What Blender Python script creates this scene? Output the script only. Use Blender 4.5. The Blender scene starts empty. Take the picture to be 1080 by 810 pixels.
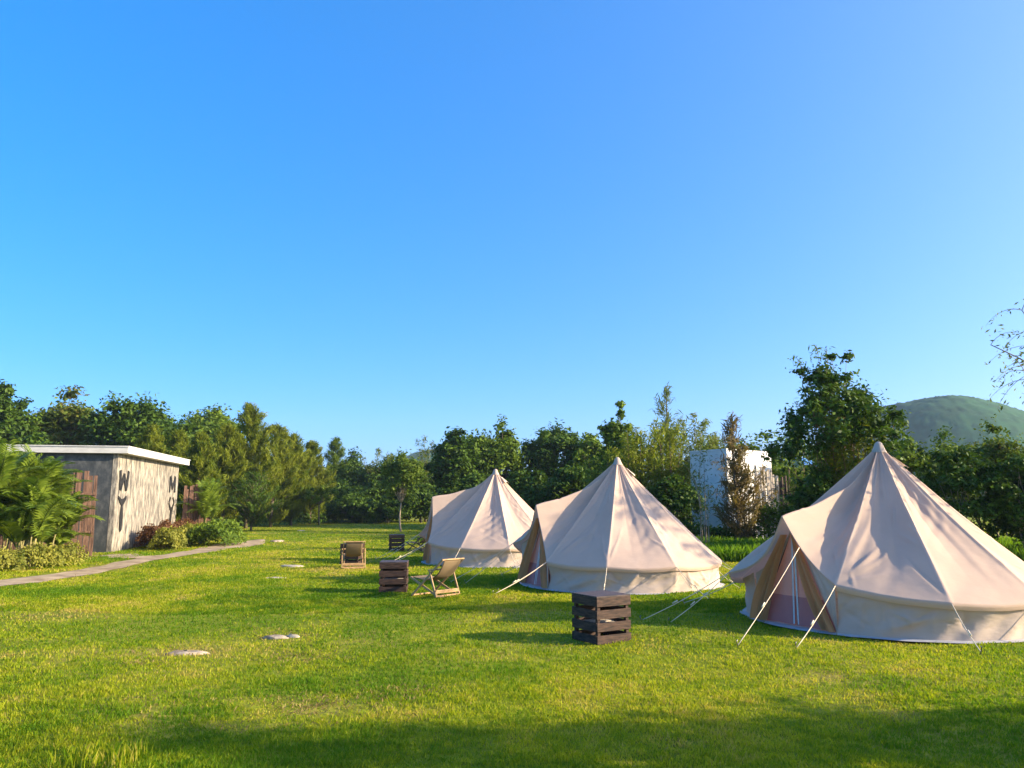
import bpy, math, random
import numpy as np
from mathutils import Vector, Matrix

R = math.radians
SC = bpy.context.scene
COL = SC.collection

# ------------------------------------------------------------------ camera
EYE = 1.9
FPX = 812.0                       # focal length in pixels of the 1080 px wide photograph
PITCH = math.atan(125.0 / FPX)
cam_d = bpy.data.cameras.new("camera")
cam = bpy.data.objects.new("camera", cam_d)
COL.objects.link(cam)
cam.location = (0, 0, EYE)
cam.rotation_euler = (R(90) + PITCH, 0, 0)
cam_d.sensor_width = 36
cam_d.lens = 36 * FPX / 1080
cam_d.clip_start = 0.05
cam_d.clip_end = 5000
SC.camera = cam

# ------------------------------------------------------------------ sky, sun, exposure
SUN_AZ, SUN_EL = -8.0, 20.0       # azimuth counter-clockwise from +X (right of the picture), elevation
w = bpy.data.worlds.new("World")
SC.world = w
w.use_nodes = True
nt = w.node_tree
bg = nt.nodes["Background"]
sky = nt.nodes.new("ShaderNodeTexSky")
sky.sky_type = 'NISHITA'
sky.sun_disc = False
sky.sun_elevation = R(SUN_EL)
sky.sun_rotation = R(90 - SUN_AZ)
sky.air_density = 0.512
sky.dust_density = 2.9
sky.ozone_density = 5.0
gam = nt.nodes.new("ShaderNodeGamma")                    # the phone's flattened, vivid rendering of the sky
gam.inputs[1].default_value = 0.608
sat = nt.nodes.new("ShaderNodeHueSaturation")
sat.inputs['Saturation'].default_value = 1.58
sat.inputs['Hue'].default_value = 0.504
sat.inputs['Value'].default_value = 2.1
nt.links.new(sky.outputs[0], gam.inputs[0])
nt.links.new(gam.outputs[0], sat.inputs['Color'])
nt.links.new(sat.outputs[0], bg.inputs[0])
bg.inputs[1].default_value = 0.143
sun_d = bpy.data.lights.new("sun", 'SUN')
sun_d.energy = 5.0
sun_d.angle = R(0.6)
sun_d.color = (1.0, 0.82, 0.57)
sun = bpy.data.objects.new("sun", sun_d)
COL.objects.link(sun)
sdir = Vector((math.cos(R(SUN_EL)) * math.cos(R(SUN_AZ)), math.cos(R(SUN_EL)) * math.sin(R(SUN_AZ)), math.sin(R(SUN_EL))))
sun.rotation_euler = sdir.to_track_quat('Z', 'Y').to_euler()
sun.location = (60, -10, 30)
SC.view_settings.view_transform = 'Standard'
SC.view_settings.look = 'None'
SC.view_settings.exposure = 1.3
SC.view_settings.gamma = 1.0
SC.view_settings.use_curve_mapping = False
SC.render.engine = 'CYCLES'
SC.cycles.max_bounces = 8
SC.cycles.diffuse_bounces = 3
SC.cycles.glossy_bounces = 2
SC.cycles.transmission_bounces = 4
SC.cycles.transparent_max_bounces = 12
SC.cycles.volume_bounces = 0
SC.cycles.use_denoising = True

# ------------------------------------------------------------------ helpers
_f = np.array((0, math.cos(PITCH), math.sin(PITCH)))
_u = np.array((0, -math.sin(PITCH), math.cos(PITCH)))


def ray(px, py):
    return _f + np.array((1, 0, 0)) * (px - 540) / FPX + _u * (405 - py) / FPX


def at(px, py, Y):
    d = ray(px, py)
    t = Y / d[1]
    return np.array((0, 0, EYE)) + d * t


def gr(px, py, z=0.0):
    d = ray(px, py)
    t = (z - EYE) / d[2]
    return np.array((0, 0, EYE)) + d * t


def gz(x, y):
    """gentle undulation of the lawn"""
    return 0.030 * np.sin(x * 0.55 + 0.8) * np.cos(y * 0.42 + 0.3) + 0.018 * np.sin(x * 1.3 + y * 0.9) - 0.02 \
        + 0.010 * np.sin(x * 2.7 - y * 2.1 + 1.0)


def vnoise(x, y, seed=0):
    """value noise on numpy arrays"""
    x = np.asarray(x, float); y = np.asarray(y, float)
    xi = np.floor(x).astype(np.int64); yi = np.floor(y).astype(np.int64)
    xf = x - xi; yf = y - yi
    xf = xf * xf * (3 - 2 * xf); yf = yf * yf * (3 - 2 * yf)

    def h(a, b):
        n = (a * 374761393 + b * 668265263 + seed * 974634777) & 0x7fffffff
        n = ((n ^ (n >> 13)) * 1274126177) & 0x7fffffff
        n = n ^ (n >> 16)
        return (n & 0xffff) / 65535.0
    return (h(xi, yi) * (1 - xf) + h(xi + 1, yi) * xf) * (1 - yf) + (h(xi, yi + 1) * (1 - xf) + h(xi + 1, yi + 1) * xf) * yf


def tag(o, label=None, cat=None, group=None, kind=None):
    if label: o["label"] = label
    if cat: o["category"] = cat
    if group: o["group"] = group
    if kind: o["kind"] = kind
    return o


def empty(name, loc, rz=0.0, label=None, cat=None, group=None):
    o = bpy.data.objects.new(name, None)
    COL.objects.link(o)
    o.location = loc
    o.rotation_euler = (0, 0, rz)
    o.empty_display_size = 0.3
    return tag(o, label, cat, group)


def np_mesh(name, V, F, tint=None, smooth=False):
    """V (n,3), F (m,k) with constant k"""
    V = np.ascontiguousarray(V, np.float32); F = np.ascontiguousarray(F, np.int32)
    me = bpy.data.meshes.new(name)
    me.vertices.add(len(V)); me.vertices.foreach_set("co", V.ravel())
    k = F.shape[1]
    me.loops.add(F.size); me.loops.foreach_set("vertex_index", F.ravel())
    me.polygons.add(len(F))
    me.polygons.foreach_set("loop_start", np.arange(0, F.size, k, dtype=np.int32))
    try:
        me.polygons.foreach_set("loop_total", np.full(len(F), k, np.int32))
    except Exception:
        pass
    if tint is not None:
        a = me.attributes.new("tint", 'FLOAT', 'POINT')
        a.data.foreach_set("value", np.ascontiguousarray(tint, np.float32))
    me.update(calc_edges=True)
    me.validate()
    if smooth:
        me.polygons.foreach_set("use_smooth", np.ones(len(me.polygons), bool))
    return me


def link(name, me, mat, parent=None):
    o = bpy.data.objects.new(name, me)
    COL.objects.link(o)
    if mat is not None and not me.materials:
        me.materials.append(mat)
    if parent is not None:
        o.parent = parent
    return o


class MB:
    """collects shapes and links them as ONE mesh"""

    def __init__(s):
        s.v = []; s.f = []

    def add(s, vs, fs):
        b = len(s.v)
        s.v += [tuple(float(c) for c in p) for p in vs]
        s.f += [tuple(i + b for i in f) for f in fs]

    def box(s, c, size, rot=None, bev=0.0):
        hx, hy, hz = size[0] / 2, size[1] / 2, size[2] / 2
        if bev <= 0:
            P = [(-hx, -hy, -hz), (hx, -hy, -hz), (hx, hy, -hz), (-hx, hy, -hz), (-hx, -hy, hz), (hx, -hy, hz), (hx, hy, hz), (-hx, hy, hz)]
            Fs = [(0, 3, 2, 1), (4, 5, 6, 7), (0, 1, 5, 4), (1, 2, 6, 5), (2, 3, 7, 6), (3, 0, 4, 7)]
        else:
            b = bev
            P = []; Fs = []
            idx = {}
            for sx in (-1, 1):
                for sy in (-1, 1):
                    for sz in (-1, 1):
                        for ax in range(3):
                            q = [sx * (hx - b), sy * (hy - b), sz * (hz - b)]
                            q[ax] += (sx, sy, sz)[ax] * b
                            idx[(sx, sy, sz, ax)] = len(P); P.append(tuple(q))
            for ax in range(3):
                o1, o2 = [i for i in range(3) if i != ax]
                for sg in (-1, 1):
                    loop = []
                    for a, c2 in ((-1, -1), (1, -1), (1, 1), (-1, 1)):
                        k = [0, 0, 0]; k[ax] = sg; k[o1] = a; k[o2] = c2
                        loop.append(idx[(k[0], k[1], k[2], ax)])
                    Fs.append(tuple(loop))
            for ax in range(3):
                o1, o2 = [i for i in range(3) if i != ax]
                for a in (-1, 1):
                    for c2 in (-1, 1):
                        k1 = [0, 0, 0]; k1[ax] = -1; k1[o1] = a; k1[o2] = c2
                        k2 = list(k1); k2[ax] = 1
                        Fs.append((idx[(*k1, o1)], idx[(*k2, o1)], idx[(*k2, o2)], idx[(*k1, o2)]))
            for sx in (-1, 1):
                for sy in (-1, 1):
                    for sz in (-1, 1):
                        Fs.append(tuple(idx[(sx, sy, sz, a)] for a in range(3)))
        M = rot.to_3x3() if rot is not None else None
        out = []
        for p in P:
            q = Vector(p)
            if M is not None: q = M @ q
            out.append((q.x + c[0], q.y + c[1], q.z + c[2]))
        s.add(out, Fs)

    def bar(s, p0, p1, wd, ht, up=(0, 0, 1), bev=0.004):
        p0 = Vector(p0); p1 = Vector(p1)
        d = p1 - p0
        L = d.length
        x = d.normalized(); u = Vector(up)
        y = u.cross(x)
        if y.length < 1e-4: y = Vector((0, 1, 0)).cross(x)
        y.normalize(); z = x.cross(y)
        M = Matrix((x, y, z)).transposed()
        s.box((p0 + p1) / 2, (L, wd, ht), M, bev)

    def tube(s, pts, rad, n=6, cap=True):
        pts = [Vector(p) for p in pts]
        if not hasattr(rad, '__len__'): rad = [rad] * len(pts)
        b = len(s.v)
        ref = Vector((0.13, 0.31, 0.94)).normalized()
        for i, p in enumerate(pts):
            t = (pts[min(i + 1, len(pts) - 1)] - pts[max(i - 1, 0)])
            t.normalize()
            a = ref.cross(t)
            if a.length < 0.05: a = Vector((1, 0, 0)).cross(t)
            a.normalize(); c = t.cross(a)
            for k in range(n):
                an = 2 * math.pi * k / n
                q = p + (a * math.cos(an) + c * math.sin(an)) * rad[i]
                s.v.append((q.x, q.y, q.z))
        for i in range(len(pts) - 1):
            for k in range(n):
                s.f.append((b + i * n + k, b + i * n + (k + 1) % n, b + (i + 1) * n + (k + 1) % n, b + (i + 1) * n + k))
        if cap:
            s.f.append(tuple(b + k for k in range(n))[::-1])
            e = b + (len(pts) - 1) * n
            s.f.append(tuple(e + k for k in range(n)))

    def prism(s, poly, z0, z1, M=None):
        """polygon in local xy extruded in z"""
        n = len(poly)
        P = [(x, y, z0) for x, y in poly] + [(x, y, z1) for x, y in poly]
        if M is not None: P = [tuple(M @ Vector(p)) for p in P]
        Fs = [tuple(range(n))[::-1], tuple(range(n, 2 * n))] + [(i, (i + 1) % n, (i + 1) % n + n, i + n) for i in range(n)]
        s.add(P, Fs)

    def build(s, name, mat, parent=None, smooth=False):
        me = bpy.data.meshes.new(name)
        me.from_pydata(s.v, [], s.f)
        me.update()
        if smooth:
            me.polygons.foreach_set("use_smooth", np.ones(len(me.polygons), bool))
        return link(name, me, mat, parent)


def copy_tree(o, parent=None):
    c = o.copy()
    COL.objects.link(c)
    if parent is not None:
        c.parent = parent
    for ch in list(o.children):
        copy_tree(ch, c)
    return c


# ------------------------------------------------------------------ materials
def new_mat(name):
    m = bpy.data.materials.new(name)
    m.use_nodes = True
    n = m.node_tree
    b = n.nodes["Principled BSDF"]
    return m, n, b


def ramp(n, src, stops):
    r = n.nodes.new("ShaderNodeValToRGB")
    while len(r.color_ramp.elements) < len(stops):
        r.color_ramp.elements.new(0.5)
    for e, (p, c) in zip(r.color_ramp.elements, stops):
        e.position = p; e.color = (*c, 1)
    n.links.new(src, r.inputs[0])
    return r


def noise(n, scale, detail=4, rough=0.6, coord='Object', stretch=None):
    tc = n.nodes.new("ShaderNodeTexCoord")
    src = tc.outputs[coord]
    if stretch:
        mp = n.nodes.new("ShaderNodeMapping")
        mp.inputs['Scale'].default_value = stretch
        n.links.new(src, mp.inputs[0]); src = mp.outputs[0]
    t = n.nodes.new("ShaderNodeTexNoise")
    t.inputs['Scale'].default_value = scale
    t.inputs['Detail'].default_value = detail
    t.inputs['Roughness'].default_value = rough
    n.links.new(src, t.inputs['Vector'])
    return t.outputs['Fac']


def bump(n, b, src, strength=0.3, dist=0.02):
    bp = n.nodes.new("ShaderNodeBump")
    bp.inputs['Strength'].default_value = strength
    bp.inputs['Distance'].default_value = dist
    n.links.new(src, bp.inputs['Height'])
    n.links.new(bp.outputs[0], b.inputs['Normal'])


def m_noise(name, c0, c1, scale=3, rough=0.8, bmp=0.0, bdist=0.02, stretch=None, lo=0.35, hi=0.65, detail=5, spec=0.3):
    m, n, b = new_mat(name)
    f = noise(n, scale, detail, 0.62, stretch=stretch)
    r = ramp(n, f, [(lo, c0), (hi, c1)])
    n.links.new(r.outputs[0], b.inputs['Base Color'])
    b.inputs['Roughness'].default_value = rough
    b.inputs['Specular IOR Level'].default_value = spec
    if bmp: bump(n, b, f, bmp, bdist)
    return m


def m_leaf(name, c0, c1, trans=0.35, rough=0.55, c2=None, tcol=None):
    """per-leaf tint attribute runs from c0 to c1; some light passes through the leaf"""
    m, n, b = new_mat(name)
    a = n.nodes.new("ShaderNodeAttribute"); a.attribute_name = "tint"
    st = [(0.0, c0), (0.75, c1)]
    if c2: st.append((1.0, c2))
    r = ramp(n, a.outputs['Fac'], st)
    n.links.new(r.outputs[0], b.inputs['Base Color'])
    b.inputs['Roughness'].default_value = rough
    b.inputs['Specular IOR Level'].default_value = 0.12
    t = n.nodes.new("ShaderNodeBsdfTranslucent")
    hs = n.nodes.new("ShaderNodeMixRGB"); hs.blend_type = 'MULTIPLY'
    hs.inputs[0].default_value = 1.0
    hs.inputs[2].default_value = (*(tcol or (1.25, 1.3, 0.5)), 1)
    n.links.new(r.outputs[0], hs.inputs[1])
    n.links.new(hs.outputs[0], t.inputs[0])
    mx = n.nodes.new("ShaderNodeMixShader")
    mx.inputs[0].default_value = trans
    n.links.new(b.outputs[0], mx.inputs[1]); n.links.new(t.outputs[0], mx.inputs[2])
    n.links.new(mx.outputs[0], n.nodes["Material Output"].inputs[0])
    return m


def m_canvas(name, col, trans=0.25, bs=0.25, seam=False):
    m, n, b = new_mat(name)
    f = noise(n, 1.6, 5, 0.65)
    c = np.array(col)
    r = ramp(n, f, [(0.3, tuple(c * 0.90)), (0.7, tuple(c))])
    out = r.outputs[0]
    if seam:
        a = n.nodes.new("ShaderNodeAttribute"); a.attribute_name = "tint"
        mx = n.nodes.new("ShaderNodeMixRGB")
        mx.inputs[2].default_value = (*(c * np.array((1.14, 1.13, 1.10))), 1)
        n.links.new(a.outputs['Fac'], mx.inputs[0]); n.links.new(out, mx.inputs[1])
        out = mx.outputs[0]
    n.links.new(out, b.inputs['Base Color'])
    b.inputs['Roughness'].default_value = 0.9
    b.inputs['Specular IOR Level'].default_value = 0.15
    f2 = noise(n, 2.2, 3, 0.45, stretch=(1, 1, 2.2))
    bump(n, b, f2, bs, 0.06)
    t = n.nodes.new("ShaderNodeBsdfTranslucent")
    n.links.new(out, t.inputs[0])
    ms = n.nodes.new("ShaderNodeMixShader"); ms.inputs[0].default_value = trans
    n.links.new(b.outputs[0], ms.inputs[1]); n.links.new(t.outputs[0], ms.inputs[2])
    n.links.new(ms.outputs[0], n.nodes["Material Output"].inputs[0])
    return m


M = {}
M['canvas'] = m_canvas("canvas", (0.69, 0.515, 0.395), 0.28, seam=True)
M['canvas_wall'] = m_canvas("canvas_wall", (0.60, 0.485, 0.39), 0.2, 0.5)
M['curtain'] = m_canvas("door_curtain", (0.82, 0.45, 0.20), 0.55, 0.3)
M['groundsheet'] = m_noise("groundsheet", (0.33, 0.33, 0.34), (0.46, 0.45, 0.45), 4, 0.5, 0.2)
M['mesh_door'] = m_canvas("mesh_door", (0.76, 0.42, 0.33), 0.4, 0.2)
M['door_base'] = m_canvas("door_base", (0.52, 0.22, 0.20), 0.2, 0.2)
M['zip'] = m_noise("zip_tape", (0.6, 0.57, 0.53), (0.7, 0.66, 0.62), 20, 0.7)
M['rope'] = m_noise("rope", (0.62, 0.50, 0.34), (0.78, 0.66, 0.48), 60, 0.85)
M['steel'] = m_noise("steel", (0.12, 0.12, 0.12), (0.25, 0.25, 0.25), 9, 0.5)
M['steel'].node_tree.nodes["Principled BSDF"].inputs['Metallic'].default_value = 1.0
M['crate'] = m_noise("crate_wood", (0.018, 0.010, 0.007), (0.085, 0.047, 0.031), 5, 0.7, 0.4, 0.01, stretch=(1.5, 1.5, 9))
M['crate_grey'] = m_noise("crate_top_wood", (0.035, 0.028, 0.026), (0.10, 0.07, 0.06), 5, 0.6, 0.4, 0.01, stretch=(2, 9, 2))
M['chair_wood'] = m_noise("chair_wood", (0.34, 0.20, 0.085), (0.50, 0.32, 0.15), 6, 0.55, 0.2, 0.005, stretch=(2, 2, 7))
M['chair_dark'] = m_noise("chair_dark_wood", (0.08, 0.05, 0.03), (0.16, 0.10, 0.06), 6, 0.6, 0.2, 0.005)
M['sling'] = m_canvas("sling", (0.30, 0.215, 0.125), 0.25, 0.2)
M['trunk'] = m_noise("bark", (0.06, 0.045, 0.03), (0.19, 0.145, 0.10), 7, 0.9, 0.6, 0.03, stretch=(1, 1, 0.25))
M['trunk_pale'] = m_noise("pale_bark", (0.20, 0.15, 0.10), (0.38, 0.30, 0.21), 7, 0.9, 0.5, 0.02, stretch=(1, 1, 0.25))
M['trunk_red'] = m_noise("reddish_bark", (0.12, 0.065, 0.04), (0.27, 0.16, 0.10), 7, 0.9, 0.5, 0.02, stretch=(1, 1, 0.25))
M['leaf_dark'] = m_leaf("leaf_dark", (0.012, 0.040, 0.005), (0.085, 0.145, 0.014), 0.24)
M['leaf_mid'] = m_leaf("leaf_mid", (0.024, 0.064, 0.008), (0.150, 0.215, 0.018), 0.28)
M['leaf_bright'] = m_leaf("leaf_bright", (0.045, 0.095, 0.012), (0.150, 0.210, 0.025), 0.35)
M['leaf_flush'] = m_leaf("leaf_flush", (0.042, 0.080, 0.010), (0.135, 0.175, 0.022), 0.35, c2=(0.20, 0.12, 0.03))
M['leaf_olive'] = m_leaf("leaf_olive", (0.040, 0.085, 0.008), (0.205, 0.230, 0.018), 0.35)
M['leaf_bamboo'] = m_leaf("leaf_bamboo", (0.060, 0.095, 0.020), (0.170, 0.200, 0.045), 0.4)
M['leaf_palm'] = m_leaf("leaf_palm", (0.050, 0.105, 0.012), (0.210, 0.275, 0.030), 0.35, 0.4)
M['leaf_yellow'] = m_leaf("leaf_yellow", (0.080, 0.110, 0.015), (0.270, 0.260, 0.040), 0.3)
M['leaf_red'] = m_leaf("leaf_red", (0.055, 0.030, 0.018), (0.170, 0.085, 0.035), 0.3, tcol=(1.3, 0.9, 0.5))
M['leaf_dry'] = m_leaf("leaf_dry", (0.090, 0.070, 0.025), (0.200, 0.145, 0.055), 0.3)
M['grass'] = m_leaf("grass_blade", (0.100, 0.200, 0.006), (0.375, 0.390, 0.016), 0.45, 0.6, c2=(0.46, 0.36, 0.09), tcol=(1.25, 1.25, 0.5))
M['straw'] = m_leaf("straw", (0.16, 0.11, 0.045), (0.36, 0.28, 0.10), 0.3, 0.7, tcol=(1.1, 0.9, 0.6))
M['grass_tall'] = m_leaf("tall_grass_blade", (0.05, 0.130, 0.008), (0.160, 0.260, 0.020), 0.45, 0.6)
M['palm_stem'] = m_noise("palm_stem", (0.15, 0.14, 0.045), (0.33, 0.28, 0.11), 6, 0.7, 0.3, 0.01, stretch=(1, 1, 3))
M['stone'] = m_noise("stone", (0.17, 0.12, 0.075), (0.50, 0.41, 0.29), 6, 0.9, 0.6, 0.02)
M['stone_pale'] = m_noise("stone_pale", (0.32, 0.27, 0.18), (0.48, 0.41, 0.29), 6, 0.9, 0.5, 0.02)
M['black'] = m_noise("black_paint", (0.010, 0.010, 0.010), (0.03, 0.028, 0.025), 12, 0.6)
M['roof_white'] = m_noise("roof_white", (0.50, 0.48, 0.43), (0.62, 0.60, 0.54), 2.5, 0.7, 0.2, stretch=(1, 1, 4))
M['box_white'] = m_noise("box_render", (0.62, 0.61, 0.58), (0.76, 0.75, 0.71), 1.5, 0.85, 0.15)
M['slab_wood'] = m_noise("slab_wood", (0.060, 0.032, 0.022), (0.22, 0.125, 0.080), 4, 0.85, 0.5, 0.02, stretch=(6, 6, 0.6))
M['stake_pale'] = m_noise("stake_pale", (0.40, 0.33, 0.25), (0.62, 0.54, 0.44), 5, 0.85, 0.4, 0.02, stretch=(4, 4, 0.6))
M['stake_dark'] = m_noise("stake_dark", (0.03, 0.02, 0.014), (0.13, 0.085, 0.06), 4, 0.85, 0.4, 0.02, stretch=(5, 5, 0.6))
M['tarp'] = m_noise("tarp_blue", (0.05, 0.16, 0.40), (0.10, 0.26, 0.52), 3, 0.5, 0.3)
M['hill'] = m_noise("hill_forest_hazed", (0.008, 0.050, 0.018), (0.026, 0.105, 0.036), 0.08, 0.95, 0, lo=0.35, hi=0.7, detail=8)  # forest green with some blue of the far haze put into the colour
M['path'] = m_noise("path_dirt", (0.24, 0.165, 0.09), (0.50, 0.37, 0.215), 1.8, 0.95, 0.5, 0.03)


def shed_wall_mat():
    """streaky hand-painted concrete"""
    m, n, b = new_mat("streaked_concrete")
    f = noise(n, 2.0, 6, 0.7, stretch=(4, 4, 0.9))
    f2 = noise(n, 0.9, 4, 0.6)
    r = ramp(n, f, [(0.36, (0.050, 0.047, 0.043)), (0.48, (0.21, 0.185, 0.145)), (0.62, (0.44, 0.39, 0.30))])
    r2 = ramp(n, f2, [(0.3, (0.72, 0.72, 0.72)), (0.6, (1, 1, 1))])
    mx = n.nodes.new("ShaderNodeMixRGB"); mx.blend_type = 'MULTIPLY'; mx.inputs[0].default_value = 1
    n.links.new(r.outputs[0], mx.inputs[1]); n.links.new(r2.outputs[0], mx.inputs[2])
    n.links.new(mx.outputs[0], b.inputs['Base Color'])
    b.inputs['Roughness'].default_value = 0.85
    bump(n, b, f, 0.5, 0.03)
    return m


def dark_wall_mat():
    m, n, b = new_mat("dark_polished_concrete")
    f = noise(n, 1.8, 6, 0.7, stretch=(1.6, 1.6, 1))
    r = ramp(n, f, [(0.30, (0.018, 0.022, 0.024)), (0.5, (0.050, 0.056, 0.056)), (0.68, (0.115, 0.115, 0.105))])
    n.links.new(r.outputs[0], b.inputs['Base Color'])
    b.inputs['Roughness'].default_value = 0.7
    bump(n, b, f, 0.4, 0.02)
    return m


def ground_mat():
    m, n, b = new_mat("lawn_ground")
    f = noise(n, 0.35, 6, 0.65)
    f2 = noise(n, 6.0, 6, 0.7)
    r = ramp(n, f, [(0.30, (0.110, 0.170, 0.009)), (0.50, (0.210, 0.235, 0.014)), (0.66, (0.290, 0.250, 0.050))])
    r2 = ramp(n, f2, [(0.3, (0.55, 0.55, 0.5)), (0.65, (1.15, 1.15, 1.1))])
    mx = n.nodes.new("ShaderNodeMixRGB"); mx.blend_type = 'MULTIPLY'; mx.inputs[0].default_value = 1
    n.links.new(r.outputs[0], mx.inputs[1]); n.links.new(r2.outputs[0], mx.inputs[2])
    n.links.new(mx.outputs[0], b.inputs['Base Color'])
    b.inputs['Roughness'].default_value = 0.95
    b.inputs['Specular IOR Level'].default_value = 0.1
    bump(n, b, f2, 0.8, 0.05)
    return m


M['shed_light'] = shed_wall_mat()
M['shed_dark'] = dark_wall_mat()
M['ground'] = ground_mat()


# ================================================================== SETTING
def build_ground():
    t = np.linspace(-1, 1, 181)
    xs = np.sign(t) * (30 * np.abs(t) + 870 * np.abs(t) ** 5)
    t2 = np.linspace(0, 1, 221)
    ys = -40 + 110 * t2 + 830 * t2 ** 6
    X, Y = np.meshgrid(xs, ys)
    Z = gz(X, Y)
    V = np.stack([X, Y, Z], -1).reshape(-1, 3)
    nx = len(xs)
    i, j = np.meshgrid(np.arange(nx - 1), np.arange(len(ys) - 1))
    a = (j * nx + i).ravel()
    F = np.stack([a, a + 1, a + nx + 1, a + nx], -1)
    o = link("ground", np_mesh("ground", V, F, smooth=True), M['ground'])
    tag(o, "wide mown grass ground running back to the trees", "ground", kind="structure")


build_ground()

PATH_PX = [(-120, 634, 1.5), (-60, 624, 1.5), (0, 616, 1.4), (50, 608.5, 1.4), (100, 600, 1.4), (140, 592.5, 1.4), (175, 586.5, 1.5), (215, 580.5, 1.9), (240, 576.5, 2.6), (260, 572.5, 2.4), (274, 569, 0.6)]
PATH_PTS = [(gr(px, py), wd * 0.68) for px, py, wd in PATH_PX]


def build_path(name, pts, label):
    rng = random.Random(4)
    fine = []
    for k in range(len(pts) - 1):
        for s in range(10):
            t = s / 10
            fine.append((pts[k][0] * (1 - t) + pts[k + 1][0] * t, pts[k][1] * (1 - t) + pts[k + 1][1] * t))
    fine.append(pts[-1])
    V = []; F = []
    for i, (p, wd) in enumerate(fine):
        a = fine[max(i - 1, 0)][0]; c = fine[min(i + 1, len(fine) - 1)][0]
        d = c - a; d /= np.linalg.norm(d)
        n_ = np.array((-d[1], d[0], 0))
        wl = wd / 2 * (1 + 0.7 * (float(vnoise(i * 0.37, 1.5, 31)) - 0.5)); wr = wd / 2 * (1 + 0.7 * (float(vnoise(i * 0.37, 7.5, 32)) - 0.5))
        for k in range(5):
            s = -wl + (wl + wr) * k / 4
            q = p + n_ * s
            V.append((q[0], q[1], gz(q[0], q[1]) + 0.012 + 0.010 * (1 - (2 * k / 4 - 1) ** 2)))
    for i in range(len(fine) - 1):
        for k in range(4):
            b = i * 5 + k
            F.append((b, b + 1, b + 6, b + 5))
    o = link(name, np_mesh(name, np.array(V), np.array(F), smooth=True), M['path'])
    tag(o, label, "path", kind="structure")


build_path("path", PATH_PTS, "pale dirt path curving past the shed")
build_path("path", [(gr(118, 584), 1.2), (gr(140, 587), 1.3), (gr(168, 588), 1.2)], "short dirt spur from the path to the shed wall")


def path_dist(x, y):
    d = np.full(np.shape(x), 1e9)
    P = [p for p, _ in PATH_PTS]
    for a, b in zip(P[:-1], P[1:]):
        ax, ay = a[0], a[1]; bx, by = b[0] - ax, b[1] - ay
        t = np.clip(((x - ax) * bx + (y - ay) * by) / (bx * bx + by * by), 0, 1)
        d = np.minimum(d, np.hypot(x - ax - t * bx, y - ay - t * by))
    return d


# hill far behind on the right and a low far ridge
def build_hill(name, cx, cy, rx, ry, hgt, label, seed):
    n = 110
    u = np.linspace(-1, 1, n)
    X, Y = np.meshgrid(u, u)
    r = np.hypot(X, Y)
    prof = np.clip(1 - r ** 2.4, 0, 1) ** 1.15
    Z = hgt * prof * (0.94 + 0.12 * vnoise(X * 4 + 9, Y * 4, seed))
    Z = Z + (1.6 * vnoise(X * 60, Y * 60, seed + 1) + 1.0 * vnoise(X * 130, Y * 130, seed + 2)) * (prof > 0.02)
    V = np.stack([cx + X * rx, cy + Y * ry, Z - 0.8], -1).reshape(-1, 3)
    i, j = np.meshgrid(np.arange(n - 1), np.arange(n - 1))
    a = (j * n + i).ravel()
    F = np.stack([a, a + 1, a + n + 1, a + n], -1)
    o = link(name, np_mesh(name, V, F, smooth=False), M['hill'])
    tag(o, label, "hill", kind="structure")


p = at(982, 417, 560)
build_hill("hill", p[0], 560, 118, 110, p[2] * 0.97, "wooded blue green hill rising behind the trees at right", 3)
p = at(466, 471, 800)
build_hill("hill", p[0], 800, 70, 60, p[2], "low far ridge showing between the trees", 5)


def build_haze():
    m = bpy.data.materials.new("haze_air"); m.use_nodes = True
    n = m.node_tree
    for nd in list(n.nodes):
        if nd.type == 'BSDF_PRINCIPLED': n.nodes.remove(nd)
    v = n.nodes.new("ShaderNodeVolumePrincipled")
    v.inputs['Color'].default_value = (0.62, 0.80, 1.0, 1)
    v.inputs['Density'].default_value = 0.00020
    v.inputs['Anisotropy'].default_value = 0.0
    n.links.new(v.outputs[0], n.nodes["Material Output"].inputs['Volume'])
    mb = MB(); mb.box((0, 400, 49), (2000, 1100, 102))
    o = mb.build("haze", m)
    tag(o, "thin blue air between the camera and the far hill", "haze", kind="stuff")


build_haze()

# ================================================================== VEGETATION builders
def leaf_quads(C, N, L, W, rng, along=None, droop=0.0):
    """rhombic leaf faces at C with normals N, length L, width W (arrays or scalars); optionally running along a direction"""
    n = len(C)
    N = N / (np.linalg.norm(N, axis=1, keepdims=True) + 1e-9)
    if along is None:
        T = rng.normal(size=(n, 3))
    else:
        T = along
    T = T - N * (T * N).sum(1, keepdims=True)
    T /= (np.linalg.norm(T, axis=1, keepdims=True) + 1e-9)
    B = np.cross(N, T)
    L = np.broadcast_to(np.asarray(L, float), (n,))[:, None]
    W = np.broadcast_to(np.asarray(W, float), (n,))[:, None]
    v = np.empty((n, 4, 3))
    v[:, 0] = C - T * L * 0.5
    v[:, 1] = C + B * W * 0.5 + T * L * 0.05
    v[:, 2] = C + T * L * 0.5
    v[:, 3] = C - B * W * 0.5 + T * L * 0.05
    v[:, 2, 2] -= (droop * L[:, 0])
    return v.reshape(-1, 3), np.arange(n * 4).reshape(n, 4)


def unit(rng, n):
    d = rng.normal(size=(n, 3))
    return d / np.linalg.norm(d, axis=1, keepdims=True)


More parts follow.
